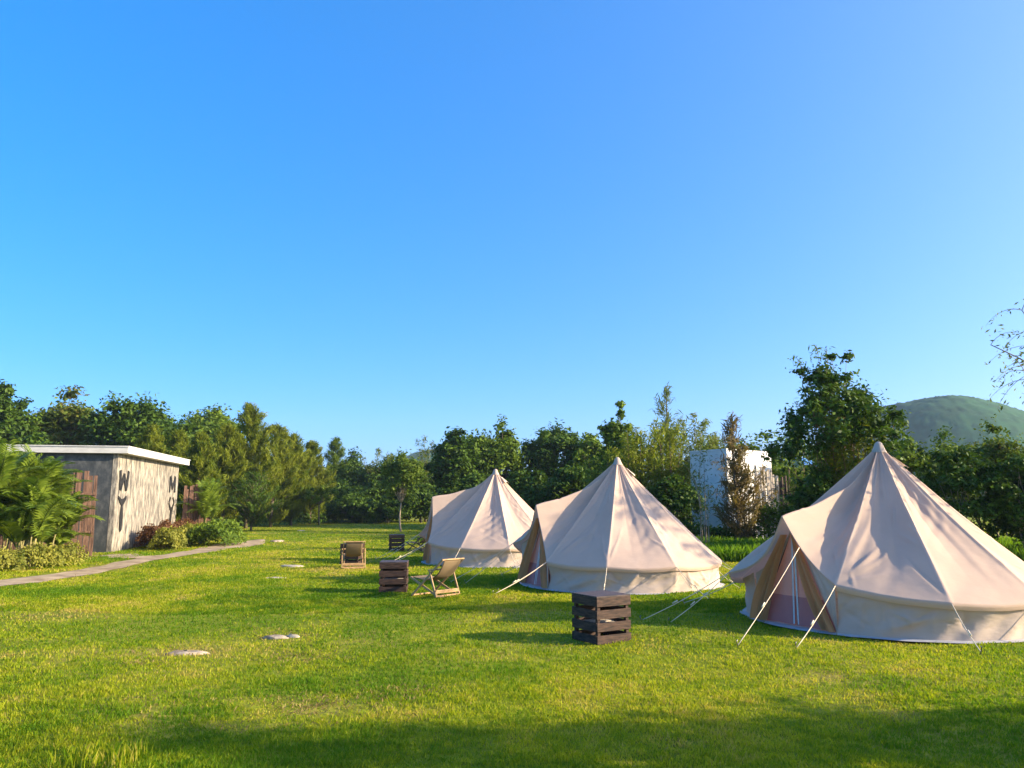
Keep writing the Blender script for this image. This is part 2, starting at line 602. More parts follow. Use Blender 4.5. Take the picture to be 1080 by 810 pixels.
def crown_from_clumps(cl, rad, n_per, leaf, rng, aspect=0.5, flat=0.75, tintspread=0.5):
    C = []; N = []; S = []; T = []
    for c, r in zip(cl, rad):
        k = int(n_per * (0.6 + 0.8 * rng.random()))
        d = unit(rng, k)
        rr = r * np.clip(np.abs(rng.normal(size=k)), 0, 1.75) * 0.60 + 0.15 * r * rng.random(k)
        st = np.array((1, 1, flat)) * (0.7 + 0.7 * rng.random(3))
        # ragged: leaves follow twig spokes inside a clump
        sp = unit(rng, 14)
        pick = sp[rng.integers(0, 14, k)]
        d2 = d * 0.5 + pick * 0.8
        d2 /= np.linalg.norm(d2, axis=1, keepdims=True)
        C.append(c + d2 * rr[:, None] * st)
        N.append(d2 * 0.5 + np.array((0, 0, 0.7)) + rng.normal(size=(k, 3)) * 0.55)
        S.append(leaf * (0.6 + 0.8 * rng.random(k)))
        base = rng.random()
        T.append(np.clip(base * tintspread + rng.random(k) * (1 - tintspread), 0, 1))
    C = np.concatenate(C); N = np.concatenate(N); S = np.concatenate(S); T = np.concatenate(T)
    V, F = leaf_quads(C, N, S, S * aspect, rng)
    return V, F, np.repeat(T, 4)


def limb(mb, p0, p1, r0, r1, rnd, n=6, bend=0.12, seg=5):
    p0 = Vector(p0); p1 = Vector(p1)
    L = (p1 - p0).length
    off = Vector((rnd.uniform(-1, 1), rnd.uniform(-1, 1), rnd.uniform(-0.2, 0.8))) * L * bend
    pts = []; rad = []
    for i in range(seg + 1):
        t = i / seg
        q = p0.lerp(p1, t) + off * math.sin(math.pi * t)
        pts.append(q); rad.append(r0 + (r1 - r0) * t)
    mb.tube(pts, rad, n)
    return pts


def broad_tree(name, label, px, Y, top, wpx, leafmat='leaf_mid', bark='trunk', group=None, base=0.25, nclump=34, n_per=300,
               leaf=0.26, seed=1, cat="tree", xy=None, H=None, Rw=None, flatness=1.0, lopside=0.25, stems=1, tr=None, clumpr=0.30, cone=0.0):
    rng = np.random.default_rng(seed); rnd = random.Random(seed)
    if xy is None:
        tp = at(px, top, Y)
        x, y = tp[0], Y
        H = tp[2]; Rw = wpx / FPX * Y / 2
    else:
        x, y = xy
    z0 = float(gz(x, y)) if Y < 100 else 0.0
    root = empty(name, (x, y, z0), 0, label, cat, group)
    zc0 = H * base
    # clump centres in an uneven envelope
    ctr = np.array((rng.normal() * lopside * Rw * 0.3, rng.normal() * lopside * Rw * 0.3, zc0 + (H - zc0) * 0.46))
    hu = H - ctr[2]; hd = ctr[2] - zc0
    cr = clumpr * min(Rw, hu * 1.3)
    lob = unit(rng, 9); lof = 0.66 + 0.40 * rng.random(9)
    cl = []; rad = []
    for k in range(nclump):
        d = unit(rng, 1)[0]
        if k == 0: d = np.array((0.1, 0.05, 0.99))
        if d[2] < -0.2 and rng.random() < 0.5: d[2] *= -1
        lump = 1.0 if k == 0 else lof[np.argmax(lob @ d)] * (0.9 + 0.2 * rng.random())
        rk = cr * (0.6 + 0.75 * rng.random()) * (0.8 if k == 0 else 1)
        rr = lump * (0.5 + 0.5 * rng.random() ** 0.35) if k else 1.0
        h_ = (hu if d[2] > 0 else hd)
        q = ctr + d * rr * np.array((max(Rw - rk * .7, .1), max(Rw - rk * .7, .1), max(h_ - rk * .6, .1))) * np.array((1, 1, flatness))
        kz = 1 - cone * max(0.0, (q[2] - ctr[2]) / max(hu, .1)); q[0] *= kz; q[1] *= kz
        cl.append(q); rad.append(rk * (0.55 + 0.45 * kz))
    for _ in range(5):                     # sparse leader sprays poking out of the outline
        d = unit(rng, 1)[0]; d[2] = abs(d[2]) * 0.9 + 0.2; d /= np.linalg.norm(d)
        cl.append(ctr + d * np.array((Rw, Rw, hu)) * 0.92 * lof[np.argmax(lob @ d)]); rad.append(cr * 0.5)
    mb = MB()
    tr = tr or max(0.05, H * 0.018)
    for s in range(stems):
        a = rnd.uniform(0, 6.28); b0 = 0 if stems == 1 else rnd.uniform(0.1, 0.35)
        fork = Vector((ctr[0] * 0.4 + math.cos(a) * b0 * 2, ctr[1] * 0.4 + math.sin(a) * b0 * 2, max(zc0 * 1.05, H * 0.25)))
        limb(mb, (math.cos(a) * b0, math.sin(a) * b0, -0.15), fork, tr * 1.25, tr * 0.85, rnd, 8, 0.06)
        for k in rng.choice(len(cl), min(len(cl), 16 // stems + 3), replace=False):
            mid = fork.lerp(Vector(cl[k]), 0.45) + Vector((0, 0, 0.12 * H * rnd.random() - 0.04 * H))
            limb(mb, fork, mid, tr * 0.55, tr * 0.3, rnd, 5, 0.1, 4)
            limb(mb, mid, cl[k], tr * 0.3, tr * 0.08, rnd, 4, 0.12, 4)
    mb.build("trunk", M[bark], root, True)
    V, F, T = crown_from_clumps(cl, rad, n_per, leaf, rng)
    link("crown", np_mesh("crown", V, F, T), M[leafmat], root)
    return root


def casuarina(label, px, Y, top, wpx, seed, group, leafmat='leaf_olive', name="casuarina_tree", n=13000, xy=None, base=0.04, thin=1.0, tip=True):
    """feathery tree: fine drooping branchlets on ascending limbs, cone with a thin leader"""
    rng = np.random.default_rng(seed); rnd = random.Random(seed)
    tp = at(px, top, Y); x, y, H = tp[0], Y, tp[2]
    Rw = wpx / FPX * Y / 2
    root = empty(name, (x, y, float(gz(x, y))), 0, label, "tree", group)
    mb = MB()
    lean = Vector((rnd.uniform(-.3, .3), rnd.uniform(-.3, .3), H * 0.97))
    limb(mb, (0, 0, -0.1), lean, H * 0.014 + 0.02, 0.012, rnd, 7, 0.02, 8)
    C = []; A = []; T = []
    nb = int(95 * thin)
    for b in range(nb):
        f = base + (1 - base) * (b + rnd.random()) / nb
        z = f * H * 0.96
        env = Rw * (1 - f) ** 0.62 * (0.55 + 0.6 * rnd.random()) * (0.35 + 0.65 * min(1, f / 0.16)) + 0.12
        a = rnd.uniform(0, 6.283)
        p0 = np.array(lean) * (z / (H * 0.97))
        rise = env * (0.55 + 0.5 * rnd.random()) * (1 - .3 * f)
        tipp = p0 + np.array((math.cos(a) * env, math.sin(a) * env, rise))
        if tipp[2] > H * 0.985: tipp[2] = H * 0.985
        limb(mb, p0, tipp, 0.025 * (1 - f) + 0.01, 0.006, rnd, 4, 0.06, 3)
        k = int(n / nb * (0.35 + 1.3 * (1 - f)))
        t = 0.15 + 0.9 * rng.random(k) ** 0.8
        q = p0 + (tipp - p0) * t[:, None] + rng.normal(size=(k, 3)) * np.array((0.085, 0.085, 0.10)) * (0.5 + 0.09 * H)
        C.append(q)
        outw = (tipp - p0) / np.linalg.norm(tipp - p0)
        A.append(outw * 0.8 + np.array((0, 0, 0.7)) + rng.normal(size=(k, 3)) * 0.42)
        bt = rnd.random()
        T.append(np.clip(0.45 * bt + 0.55 * rng.random(k), 0, 1))
    C = np.concatenate(C); A = np.concatenate(A); T = np.concatenate(T)
    S = (0.34 + 0.36 * rng.random(len(C))) * (0.6 + 0.05 * H)
    N = rng.normal(size=(len(C), 3))
    keep = C[:, 2] > 0.05
    C, A, T, S, N = C[keep], A[keep], T[keep], S[keep], N[keep]
    V, F = leaf_quads(C, N, S, S * 0.07 + 0.014, rng, along=A, droop=0.15)
    mb.build("trunk", M['trunk'], root, True)
    link("crown", np_mesh("crown", V, F, np.repeat(T, 4)), M[leafmat], root)
    return root


def bamboo(label, px, Y, top, wpx, seed, group=None, ns=16, leafmat='leaf_bamboo', name="bamboo_clump", nl=170, bark='trunk_pale', droop=0.5, leaf=0.26, cat="bamboo"):
    rng = np.random.default_rng(seed); rnd = random.Random(seed)
    tp = at(px, top, Y); x, y, H = tp[0], Y, tp[2]
    Rw = wpx / FPX * Y / 2
    root = empty(name, (x, y, float(gz(x, y))), 0, label, cat, group)
    mb = MB(); C = []; A = []; T = []
    for s in range(ns):
        a = rnd.uniform(0, 6.283); b0 = rnd.random() ** 0.5 * Rw * 0.3
        hh = H * (rnd.uniform(0.62, 1.0) if s else 1.0)
        out = Rw * rnd.uniform(0.25, 1.0) if s else Rw * 0.1
        pts = []
        for i in range(9):
            t = i / 8
            r_ = b0 + (out - b0) * t ** 2.2
            zz = hh * (1 - (1 - t) ** 1.25) if t < 1 else hh
            zz -= hh * 0.06 * droop * t ** 4
            pts.append((math.cos(a) * r_, math.sin(a) * r_, zz - 0.05))
        mb = MB(); mb.tube(pts, [0.022 * (1 - 0.75 * i / 8) * (0.7 + H / 14) for i in range(9)], 5)
        mb.build("stem", M[bark], root, True)
        P = np.array(pts)
        k = nl
        t = 0.22 + 0.78 * rng.random(k) ** 0.75
        fi = t * 8; i0 = np.clip(fi.astype(int), 0, 7)
        q = P[i0] + (P[i0 + 1] - P[i0]) * (fi - i0)[:, None]
        spread = 0.42 * (1.05 - t)[:, None] + 0.10
        q = q + rng.normal(size=(k, 3)) * spread * np.array((1, 1, 0.6))
        C.append(q)
        A.append(rng.normal(size=(k, 3)) * 0.8 + np.array((math.cos(a) * .4, math.sin(a) * .4, -0.45)))
        T.append(np.clip(rnd.random() * 0.4 + rng.random(k) * 0.6, 0, 1))
    C = np.concatenate(C); A = np.concatenate(A); T = np.concatenate(T)
    S = leaf * (0.6 + 0.8 * rng.random(len(C)))
    V, F = leaf_quads(C, rng.normal(size=(len(C), 3)) + np.array((0, 0, .8)), S, S * 0.2 + 0.01, rng, along=A, droop=0.1)
    link("foliage", np_mesh("foliage", V, F, np.repeat(T, 4)), M[leafmat], root)
    return root


def frond(rng, rnd, p0, a, elev, L, V, F, T, mb, nleaf=19, droop=1.0, llen=0.42):
    """one arching feather frond"""
    d = Vector((math.cos(a) * math.cos(elev), math.sin(a) * math.cos(elev), math.sin(elev)))
    pts = [Vector(p0)]
    st = L / 12
    for i in range(12):
        d = d + Vector((0, 0, -0.085 * droop * (1 + i * 0.12)))
        d.normalize()
        pts.append(pts[-1] + d * st)
    mb.tube(pts, [0.012 * (1 - i / 14) + 0.003 for i in range(13)], 4)
    base = rnd.random() * 0.4
    for k in range(nleaf):
        t = 0.16 + 0.84 * k / nleaf
        fi = t * 12; i0 = min(int(fi), 11)
        q = pts[i0].lerp(pts[i0 + 1], fi - i0)
        tg = (pts[i0 + 1] - pts[i0]).normalized()
        sd = tg.cross(Vector((0, 0, 1)))
        if sd.length < 0.05: sd = Vector((math.sin(a), -math.cos(a), 0))
        sd.normalize()
        up = sd.cross(tg)
        ll = llen * (0.45 + 0.75 * math.sin(math.pi * min(1, t * 0.92))) * (0.85 + 0.3 * rnd.random())
        for s in (-1, 1):
            dr = (sd * s * 0.85 + tg * 0.55 + up * 0.28).normalized()
            e = q + dr * ll + Vector((0, 0, -0.22 * ll))
            m = q + dr * ll * 0.5
            wv = (tg - dr * tg.dot(dr)).normalized() * (0.034)
            b = len(V)
            V.extend([tuple(q), tuple(m + wv), tuple(e), tuple(m - wv)])
            F.append((b, b + 1, b + 2, b + 3))
            tt = min(1, base + 0.6 * rnd.random())
            T.extend([tt] * 4)


def palm_clump(label, x, y, H, spread, seed, nst=9, nfr=6, group=None, L=1.7, name="palm_clump"):
    rng = np.random.default_rng(seed); rnd = random.Random(seed)
    root = empty(name, (x, y, float(gz(x, y))), 0, label, "palm", group)
    mb = MB(); mr = MB(); V = []; F = []; T = []
    for s in range(nst):
        a = rnd.uniform(0, 6.283); b0 = spread * 0.35 * rnd.random()
        hh = H * rnd.uniform(0.16, 0.60)
        tx = math.cos(a) * (b0 + hh * 0.28 * rnd.random()); ty = math.sin(a) * (b0 + hh * 0.28 * rnd.random())
        mb = MB(); pts = limb(mb, (math.cos(a) * b0, math.sin(a) * b0, -0.05), (tx, ty, hh), 0.036, 0.022, rnd, 6, 0.05, 5)
        mb.build("stem", M['palm_stem'], root, True)
        for f in range(nfr):
            fa = rnd.uniform(0, 6.283)
            frond(rng, rnd, pts[-1], fa, R(rnd.uniform(52, 86)), L * rnd.uniform(0.75, 1.2), V, F, T, mr, droop=rnd.uniform(0.5, 1.15))
    link("fronds", np_mesh("fronds", np.array(V), np.array(F), np.array(T)), M['leaf_palm'], root)
    mr.build("frond_stalk", M['leaf_bamboo'], root, True)
    return root


def hedge(label, pts, hgt, wid, leafmat, seed, name="hedge", leaf=0.11, dens=900, group=None, cat="hedge", rag=0.25):
    """low shrub mass along a ground line: many leaves over an uneven mounded profile"""
    rng = np.random.default_rng(seed)
    pts = [np.array(p[:2], float) for p in pts]
    c0 = sum(pts) / len(pts)
    root = empty(name, (c0[0], c0[1], float(gz(*c0))), 0, label, cat, group)
    C = []; N = []; mb = MB(); rnd = random.Random(seed); T = []
    for a, b in zip(pts[:-1], pts[1:]):
        L = np.linalg.norm(b - a); d = (b - a) / L; nn = np.array((-d[1], d[0]))
        k = int(dens * L * wid)
        s = rng.random(k) * L; q = (rng.random(k) * 2 - 1)
        hh = hgt * (0.72 + 0.56 * vnoise(s * 1.6 + seed * 7, q * 1.3, seed)) * np.sqrt(np.clip(1 - np.abs(q) ** 2.4, 0.03, 1))
        z = hh * (0.15 + 0.85 * rng.random(k) ** 0.4) + rng.normal(size=k) * hgt * rag * 0.25
        xy = a + d * s[:, None] + nn * (q * wid / 2)[:, None] + rng.normal(size=(k, 2)) * 0.04
        C.append(np.stack([xy[:, 0] - c0[0], xy[:, 1] - c0[1], np.maximum(z, 0.02)], -1))
        nrm = np.stack([nn[0] * q, nn[1] * q, np.full(k, 0.7)], -1) + rng.normal(size=(k, 3)) * 0.6
        N.append(nrm)
        T.append(np.clip(vnoise(s * 2.3, q * 2, seed + 3) * 0.6 + rng.random(k) * 0.5 - 0.05, 0, 1))
    C = np.concatenate(C); N = np.concatenate(N); T = np.concatenate(T)
    S = leaf * (0.6 + 0.8 * rng.random(len(C)))
    V, F = leaf_quads(C, N, S, S * 0.5, rng)
    link("foliage", np_mesh("foliage", V, F, np.repeat(T, 4)), M[leafmat], root)
    return root


# ================================================================== SHED with W and M
SHED_H = 4.12


def build_shed():
    c = gr(117, 582)                       # near corner on the ground
    far = np.array((-0.17, 0.985, 0)); far /= np.linalg.norm(far)
    left = np.array((-far[1], far[0], 0))
    root = empty("shed", (c[0], c[1], 0.0), 0, "flat roofed concrete shed with a streaked pale wall marked W and M", "shed")
    Lr, Ll = 9.6, 3.6
    O = np.zeros(3)

    def wall(name, p0, dirv, L, h0, h1, mat, nrm, th=0.18, inset=0.0):
        # slab standing behind the face line
        nrm = np.array(nrm)
        a = p0 + dirv * inset; b = p0 + dirv * (L - inset)
        mb = MB()
        P = [a, b, b - nrm * th, a - nrm * th]
        vs = [(q[0], q[1], h0) for q in P] + [(P[0][0], P[0][1], h1[0]), (P[1][0], P[1][1], h1[1]), (P[2][0], P[2][1], h1[1]), (P[3][0], P[3][1], h1[0])]
        mb.add(vs, [(3, 2, 1, 0), (4, 5, 6, 7), (0, 1, 5, 4), (1, 2, 6, 5), (2, 3, 7, 6), (3, 0, 4, 7)])
        return mb.build(name, mat, root)
    nr = -left                              # faces right
    nl = -far                               # faces the camera
    wl = wall("wall", O, far, Lr, -0.1, (SHED_H - 0.30, SHED_H - 0.30), M['shed_light'], nr)
    wl["label"] = "pale streaked concrete front wall"
    w2 = wall("wall", O - nr * 0.003, left, Ll, -0.1, (SHED_H - 0.30, SHED_H - 0.30), M['shed_dark'], nl, inset=0.0)
    w2["label"] = "dark grey concrete side wall"
    w2.location = -np.array(nl) * 0.006 + left * 0.19
    wall("wall", far * Lr + left * 0.19, left, Ll - 0.19, -0.1, (SHED_H - 0.30, SHED_H - 0.30), M['shed_dark'], far)
    wall("wall", left * Ll + far * 0.01, far, Lr - 0.2, -0.1, (SHED_H - 0.30, SHED_H - 0.30), M['shed_dark'], left)
    # roof slab with an overhang on the two seen sides
    mb = MB()
    a = O + nr * 0.42 + nl * 0.25; b = far * (Lr + 0.35) + nr * 0.42
    cc = far * (Lr + 0.35) + left * (Ll + 0.3); d = left * (Ll + 0.35) + nl * 0.25
    z0, z1 = SHED_H - 0.295, SHED_H - 0.05
    vs = [(q[0], q[1], z0) for q in (a, b, cc, d)] + [(q[0], q[1], z1) for q in (a, b, cc, d)]
    mb.add(vs, [(3, 2, 1, 0), (4, 5, 6, 7), (0, 1, 5, 4), (1, 2, 6, 5), (2, 3, 7, 6), (3, 0, 4, 7)])
    rf = mb.build("roof", M['roof_white'], root)
    mb = MB()
    e = 0.03
    def ex(q, sgn_r, sgn_f): return q + nr * e * sgn_r + far * e * sgn_f
    Q = [ex(a, 1, -1), ex(b, 1, 1), ex(cc, -1, 1), ex(d, -1, -1)]
    vs = [(q[0], q[1], z1 + 0.002) for q in Q] + [(q[0], q[1], z1 + 0.045) for q in Q]
    mb.add(vs, [(3, 2, 1, 0), (4, 5, 6, 7), (0, 1, 5, 4), (1, 2, 6, 5), (2, 3, 7, 6), (3, 0, 4, 7)])
    mb.build("roof_edging", M['roof_white'], rf)

    # lettering on the pale wall: local frame u along the wall, v up
    def MM(u0, v0):
        o = O + far * u0 + nr * 0.004
        Mx = Matrix.Identity(4)
        Mx.col[0] = (*far, 0); Mx.col[1] = (0, 0, 1, 0); Mx.col[2] = (*nr, 0); Mx.col[3] = (o[0], o[1], v0, 1)
        return Mx

    def stroke(mb, Mx, p, q, wd):
        p = np.array(p, float); q = np.array(q, float)
        d = (q - p) / np.linalg.norm(q - p); n_ = np.array((-d[1], d[0])) * wd / 2
        mb.prism([tuple(p + n_), tuple(q + n_), tuple(q - n_), tuple(p - n_)][::-1], 0.0, 0.03, Mx)
    mb = MB(); Mx = MM(0.35, 2.40)
    lw, lh = 1.05, 0.78
    for p_, q_ in (((0, lh), (0.16, 0)), ((0.16, 0), (0.5, lh * .8)), ((0.5, lh * .8), (0.86, 0)), ((0.86, 0), (lw, lh))):
        stroke(mb, Mx, p_, q_, 0.20)
    mb.build("letter", M['black'], root)["label"] = "black letter W at the near end of the wall"
    # figure under W: wide shoulders, narrow waist, tapering legs
    mb = MB(); Mx = MM(0.25, 0.72)
    mb.prism([(0.10, 1.44), (0.30, 1.36), (0.55, 1.30), (0.82, 1.36), (1.05, 1.46), (1.08, 1.34), (0.86, 1.18), (0.66, 1.06), (0.78, 0.62), (0.74, 0.10), (0.58, 0.0), (0.46, 0.12), (0.40, 0.62), (0.48, 1.06), (0.28, 1.18), (0.08, 1.34)], 0, 0.03, Mx)
    mb.build("figure_sign", M['black'], root)["label"] = "black woman figure below the W"
    mb = MB(); Mx = MM(Lr - 1.62, 2.40)
    for p_, q_ in (((0, 0), (0.06, lh)), ((0.06, lh), (0.5, 0.2)), ((0.5, 0.2), (0.94, lh)), ((0.94, lh), (1.0, 0))):
        stroke(mb, Mx, p_, q_, 0.20)
    mb.build("letter", M['black'], root)["label"] = "black letter M at the far end of the wall"
    mb = MB(); Mx = MM(Lr - 1.66, 0.72)
    for p_, q_ in (((0.30, 1.42), (0.06, 1.18)), ((0.06, 1.18), (0.36, 0.84)), ((0.78, 1.42), (1.04, 1.18)), ((1.04, 1.18), (0.72, 0.84))):
        stroke(mb, Mx, p_, q_, 0.13)
    mb.prism([(0.34, 1.0), (0.54, 0.90), (0.76, 1.0), (0.72, 0.70), (0.64, 0.05), (0.54, -0.02), (0.46, 0.05), (0.38, 0.70)], 0, 0.03, Mx)
    mb.build("figure_sign", M['black'], root)["label"] = "black man figure below the M"
    return c, far, left, nr, Lr


SHC, SHF, SHL, SHN, SHLR = build_shed()


def slab_fence(label, a, b, hgt, seed, mat='slab_wood', w0=0.18, group=None, name="plank_fence", gap=0.1, cat="fence"):
    rnd = random.Random(seed)
    a = np.array(a[:2], float); b = np.array(b[:2], float)
    L = np.linalg.norm(b - a); d = (b - a) / L
    root = empty(name, (a[0], a[1], float(gz(a[0], a[1]))), math.atan2(d[1], d[0]), label, cat, group)
    x = 0.0
    while x < L:
        wd = w0 * rnd.uniform(0.7, 1.3); h = hgt * rnd.uniform(0.9, 1.04)
        mb = MB()
        n = 6; dy = rnd.uniform(-.03, .03); lx = rnd.uniform(-.05, .05)
        V = []
        for i in range(n):
            t = i / (n - 1)
            cx = lx * t + rnd.uniform(-.01, .01); ww = wd / 2 * (1 + rnd.uniform(-.12, .12)) * (1 - .08 * t); th = 0.035
            V += [(x + wd / 2 + cx - ww, dy - th, -0.1 + (h + .1) * t), (x + wd / 2 + cx + ww, dy - th, -0.1 + (h + .1) * t),
                  (x + wd / 2 + cx + ww, dy + th, -0.1 + (h + .1) * t), (x + wd / 2 + cx - ww, dy + th, -0.1 + (h + .1) * t)]
        F = [(3, 2, 1, 0), tuple(4 * (n - 1) + k for k in range(4))]
        for i in range(n - 1):
            for k in range(4):
                F.append((4 * i + k, 4 * i + (k + 1) % 4, 4 * i + 4 + (k + 1) % 4, 4 * i + 4 + k))
        mb.add(V, F)
        mb.build("plank", M[mat], root)
        x += wd * (1 + gap * rnd.uniform(0, 1.6))
    for zz in (hgt * 0.3, hgt * 0.75):
        mb = MB(); mb.box((L / 2, 0.09, zz), (L, 0.05, 0.08), None, 0.006)
        mb.build("rail", M[mat], root)
    return root


# fence in front of the shed's dark wall, running off to the left, and one at the far end
f0 = gr(97, 586); f1 = gr(-30, 589)
slab_fence("upright brown slab fence left of the dark shed wall, behind the palms", f0, f1, 3.0, 3, w0=0.15, group="slab wood fences by the shed")
e0 = SHC + SHF * (SHLR + 0.1) + SHN * 0.25; e1 = e0 + SHN * 1.25 + SHF * 0.4
slab_fence("short brown slab fence at the far end of the pale shed wall", e0, e1, 2.75, 5, w0=0.14, group="slab wood fences by the shed")

# planting round the shed
for i, (px, py, H, sp, sd, lab, ns) in enumerate((
        (44, 593, 4.1, 1.2, 11, "arching green palm clump nearest the slab fence end", 10),
        (4, 596, 4.3, 1.6, 12, "big green palm clump with bare leaning stems at the photo's left edge", 11),
        (56, 591, 2.3, 0.6, 14, "lower palm clump tucked against the slab fence end", 7),
        (26, 599, 3.0, 1.2, 16, "lower palm clump with broad fronds in front of the big left palm", 8),
        (-48, 600, 4.6, 1.8, 13, "palm clump partly beyond the left edge of the photo", 9))):
    g = gr(px, py)
    palm_clump(lab, g[0], g[1], H, sp, sd, ns, 8, "palms beside the slab fence", L=min(1.5, H * 0.42))
g = gr(216, 569)
palm_clump("small arching palm at the right end of the shed, behind the low shrubs", g[0], g[1], 3.1, 1.2, 15, 7, 6, None, L=1.6)
hedge("low yellow green border hedge at the foot of the palms", [gr(-40, 606), gr(20, 602), gr(78, 594)], 0.62, 1.0, 'leaf_yellow', 21, leaf=0.10, dens=1500)
rA = SHC + SHF * 2.0 + SHN * 0.75; rB = SHC + SHF * 9.7 + SHN * 0.75
hedge("dark red brown hedge against the pale shed wall", [rA, rB], 0.92, 0.9, 'leaf_red', 22, leaf=0.11, dens=1500)
hedge("low yellow green shrubs in front of the red hedge", [SHC + SHF * 0.7 + SHN * 1.65, SHC + SHF * 10.6 + SHN * 1.75], 0.72, 1.0, 'leaf_yellow', 23, leaf=0.13, dens=1300, name="shrub_border", cat="shrubs")
hedge("rounded green shrub at the far end of the shrub border", [gr(214, 577), gr(240, 573)], 0.95, 1.8, 'leaf_mid', 24, leaf=0.16, dens=700, name="shrub", cat="shrub")

# ================================================================== TREES
# broadleaf trees behind the shed
broad_tree("broadleaf_tree", "dense dark green tree at the far left edge behind the palms", 2, 58, 402, 84, 'leaf_dark', seed=31, nclump=60, n_per=380, leaf=0.36, group="trees behind the shed")
broad_tree("broadleaf_tree", "loose tree with an orange leaf flush behind the left end of the shed", 66, 63, 408, 96, 'leaf_flush', seed=32, nclump=60, n_per=360, leaf=0.36, base=0.22, group="trees behind the shed")
broad_tree("broadleaf_tree", "broad dark round tree rising over the shed roof", 148, 62, 420, 116, 'leaf_dark', seed=33, nclump=80, n_per=380, leaf=0.36, base=0.15, group="trees behind the shed")
broad_tree("broadleaf_tree", "dark green tree between the shed and the casuarina row", 226, 74, 428, 104, 'leaf_mid', seed=34, nclump=70, n_per=380, leaf=0.38, base=0.15, group="trees behind the shed")
broad_tree("broadleaf_tree", "small dark tree filling the gap behind the palms", 40, 47, 458, 96, 'leaf_dark', seed=35, nclump=36, leaf=0.28, base=0.1, group="trees behind the shed")

G = "casuarina row beyond the shed"
cas = [(163, 50, 447, 44, 41, "olive feathery casuarina just over the shed roof"),
       (190, 53, 452, 40, 42, "olive feathery casuarina over the far corner of the shed roof"),
       (216, 50, 455, 44, 43, "first full casuarina right of the shed, behind the small palm"),
       (240, 56, 446, 46, 44, "casuarina with yellowish foliage standing left of the tallest one"),
       (266, 58, 424, 58, 45, "tallest casuarina of the row, with a thin spire tip"),
       (290, 62, 446, 50, 46, "bushy casuarina right beside the tallest one"),
       (311, 66, 456, 42, 47, "casuarina second from the right end of the olive row"),
       (330, 70, 464, 40, 48, "right end casuarina of the olive row, above the flat topped tree")]
for px, Y, top, wp, sd, lab in cas:
    casuarina(lab, px, Y, top, wp * 1.4, sd, G, n=19000)
casuarina("darker casuarina with a thin tip right of the olive row", 357, 84, 460, 42, 49, "trees at the back of the lawn", 'leaf_mid')
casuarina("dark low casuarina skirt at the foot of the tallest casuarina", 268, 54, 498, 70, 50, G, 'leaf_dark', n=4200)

# small lawn trees
broad_tree("lawn_tree", "small flat topped tree with a thin stem on the lawn before the casuarinas", 338, 66, 511, 56, 'leaf_mid', seed=51, base=0.48, nclump=18, leaf=0.2, n_per=170, flatness=0.9, tr=0.06, group="young trees on the lawn")
broad_tree("lawn_tree", "round crowned young tree on a bare stem, left of the farthest tent", 425, 52, 474, 58, 'leaf_bright', seed=52, base=0.33, nclump=44, leaf=0.19, n_per=300, bark='trunk_pale', tr=0.06, group="young trees on the lawn")

# hedge of trees at the back of the lawn
GB = "trees at the back of the lawn"
back = [(372, 86, 474, 76, 'leaf_dark', 61, "dark rounded tree behind the lawn, right of the thin casuarina tip"),
        (412, 84, 478, 84, 'leaf_dark', 62, "dark low tree directly behind the round young lawn tree"),
        (450, 80, 484, 70, 'leaf_mid', 63, "green tree just left above the farthest tent's porch"),
        (484, 62, 452, 70, 'leaf_dark', 64, "dark spreading tree with ragged twigs above the farthest tent's ridge"),
        (528, 64, 441, 100, 'leaf_mid', 65, "tall green tree standing over the peak of the farthest tent"),
        (582, 66, 447, 88, 'leaf_dark', 66, "broad dark green tree between the peaks of the two left tents"),
        (622, 64, 456, 70, 'leaf_mid', 67, "green tree behind the left slope of the middle tent")]
for px, Y, top, wp, lm, sd, lab in back:
    broad_tree("broadleaf_tree", lab, px, Y, top, wp, lm, seed=sd, nclump=80, leaf=0.33, base=0.04, n_per=340, clumpr=0.29, group=GB)
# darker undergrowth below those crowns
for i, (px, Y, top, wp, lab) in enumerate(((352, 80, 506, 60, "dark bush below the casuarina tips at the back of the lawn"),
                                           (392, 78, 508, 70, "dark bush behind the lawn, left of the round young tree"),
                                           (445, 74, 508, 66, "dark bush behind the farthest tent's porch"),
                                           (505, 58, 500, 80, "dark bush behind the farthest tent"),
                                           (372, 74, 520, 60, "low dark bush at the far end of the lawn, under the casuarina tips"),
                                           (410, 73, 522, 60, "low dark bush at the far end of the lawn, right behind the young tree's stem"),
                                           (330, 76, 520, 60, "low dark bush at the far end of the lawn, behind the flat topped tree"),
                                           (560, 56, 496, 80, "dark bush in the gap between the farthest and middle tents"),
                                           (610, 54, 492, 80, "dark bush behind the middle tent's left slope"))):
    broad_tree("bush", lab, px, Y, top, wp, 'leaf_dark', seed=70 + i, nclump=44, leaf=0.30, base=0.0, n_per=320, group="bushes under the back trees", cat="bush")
bamboo("wispy pale bamboo tops behind the round young lawn tree", 402, 82, 470, 50, 81, "bamboo at the back of the lawn", 12, leaf=0.34)
bamboo("thin pale bamboo spray rising left of the farthest tent's ridge", 447, 78, 456, 26, 82, "bamboo at the back of the lawn", 7, leaf=0.32)

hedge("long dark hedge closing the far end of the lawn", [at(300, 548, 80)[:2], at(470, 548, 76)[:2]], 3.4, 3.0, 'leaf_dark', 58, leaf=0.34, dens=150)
hedge("dark undergrowth along the foot of the casuarina row", [at(232, 548, 60)[:2], at(345, 548, 74)[:2]], 1.5, 2.2, 'leaf_dark', 59, leaf=0.28, dens=150)

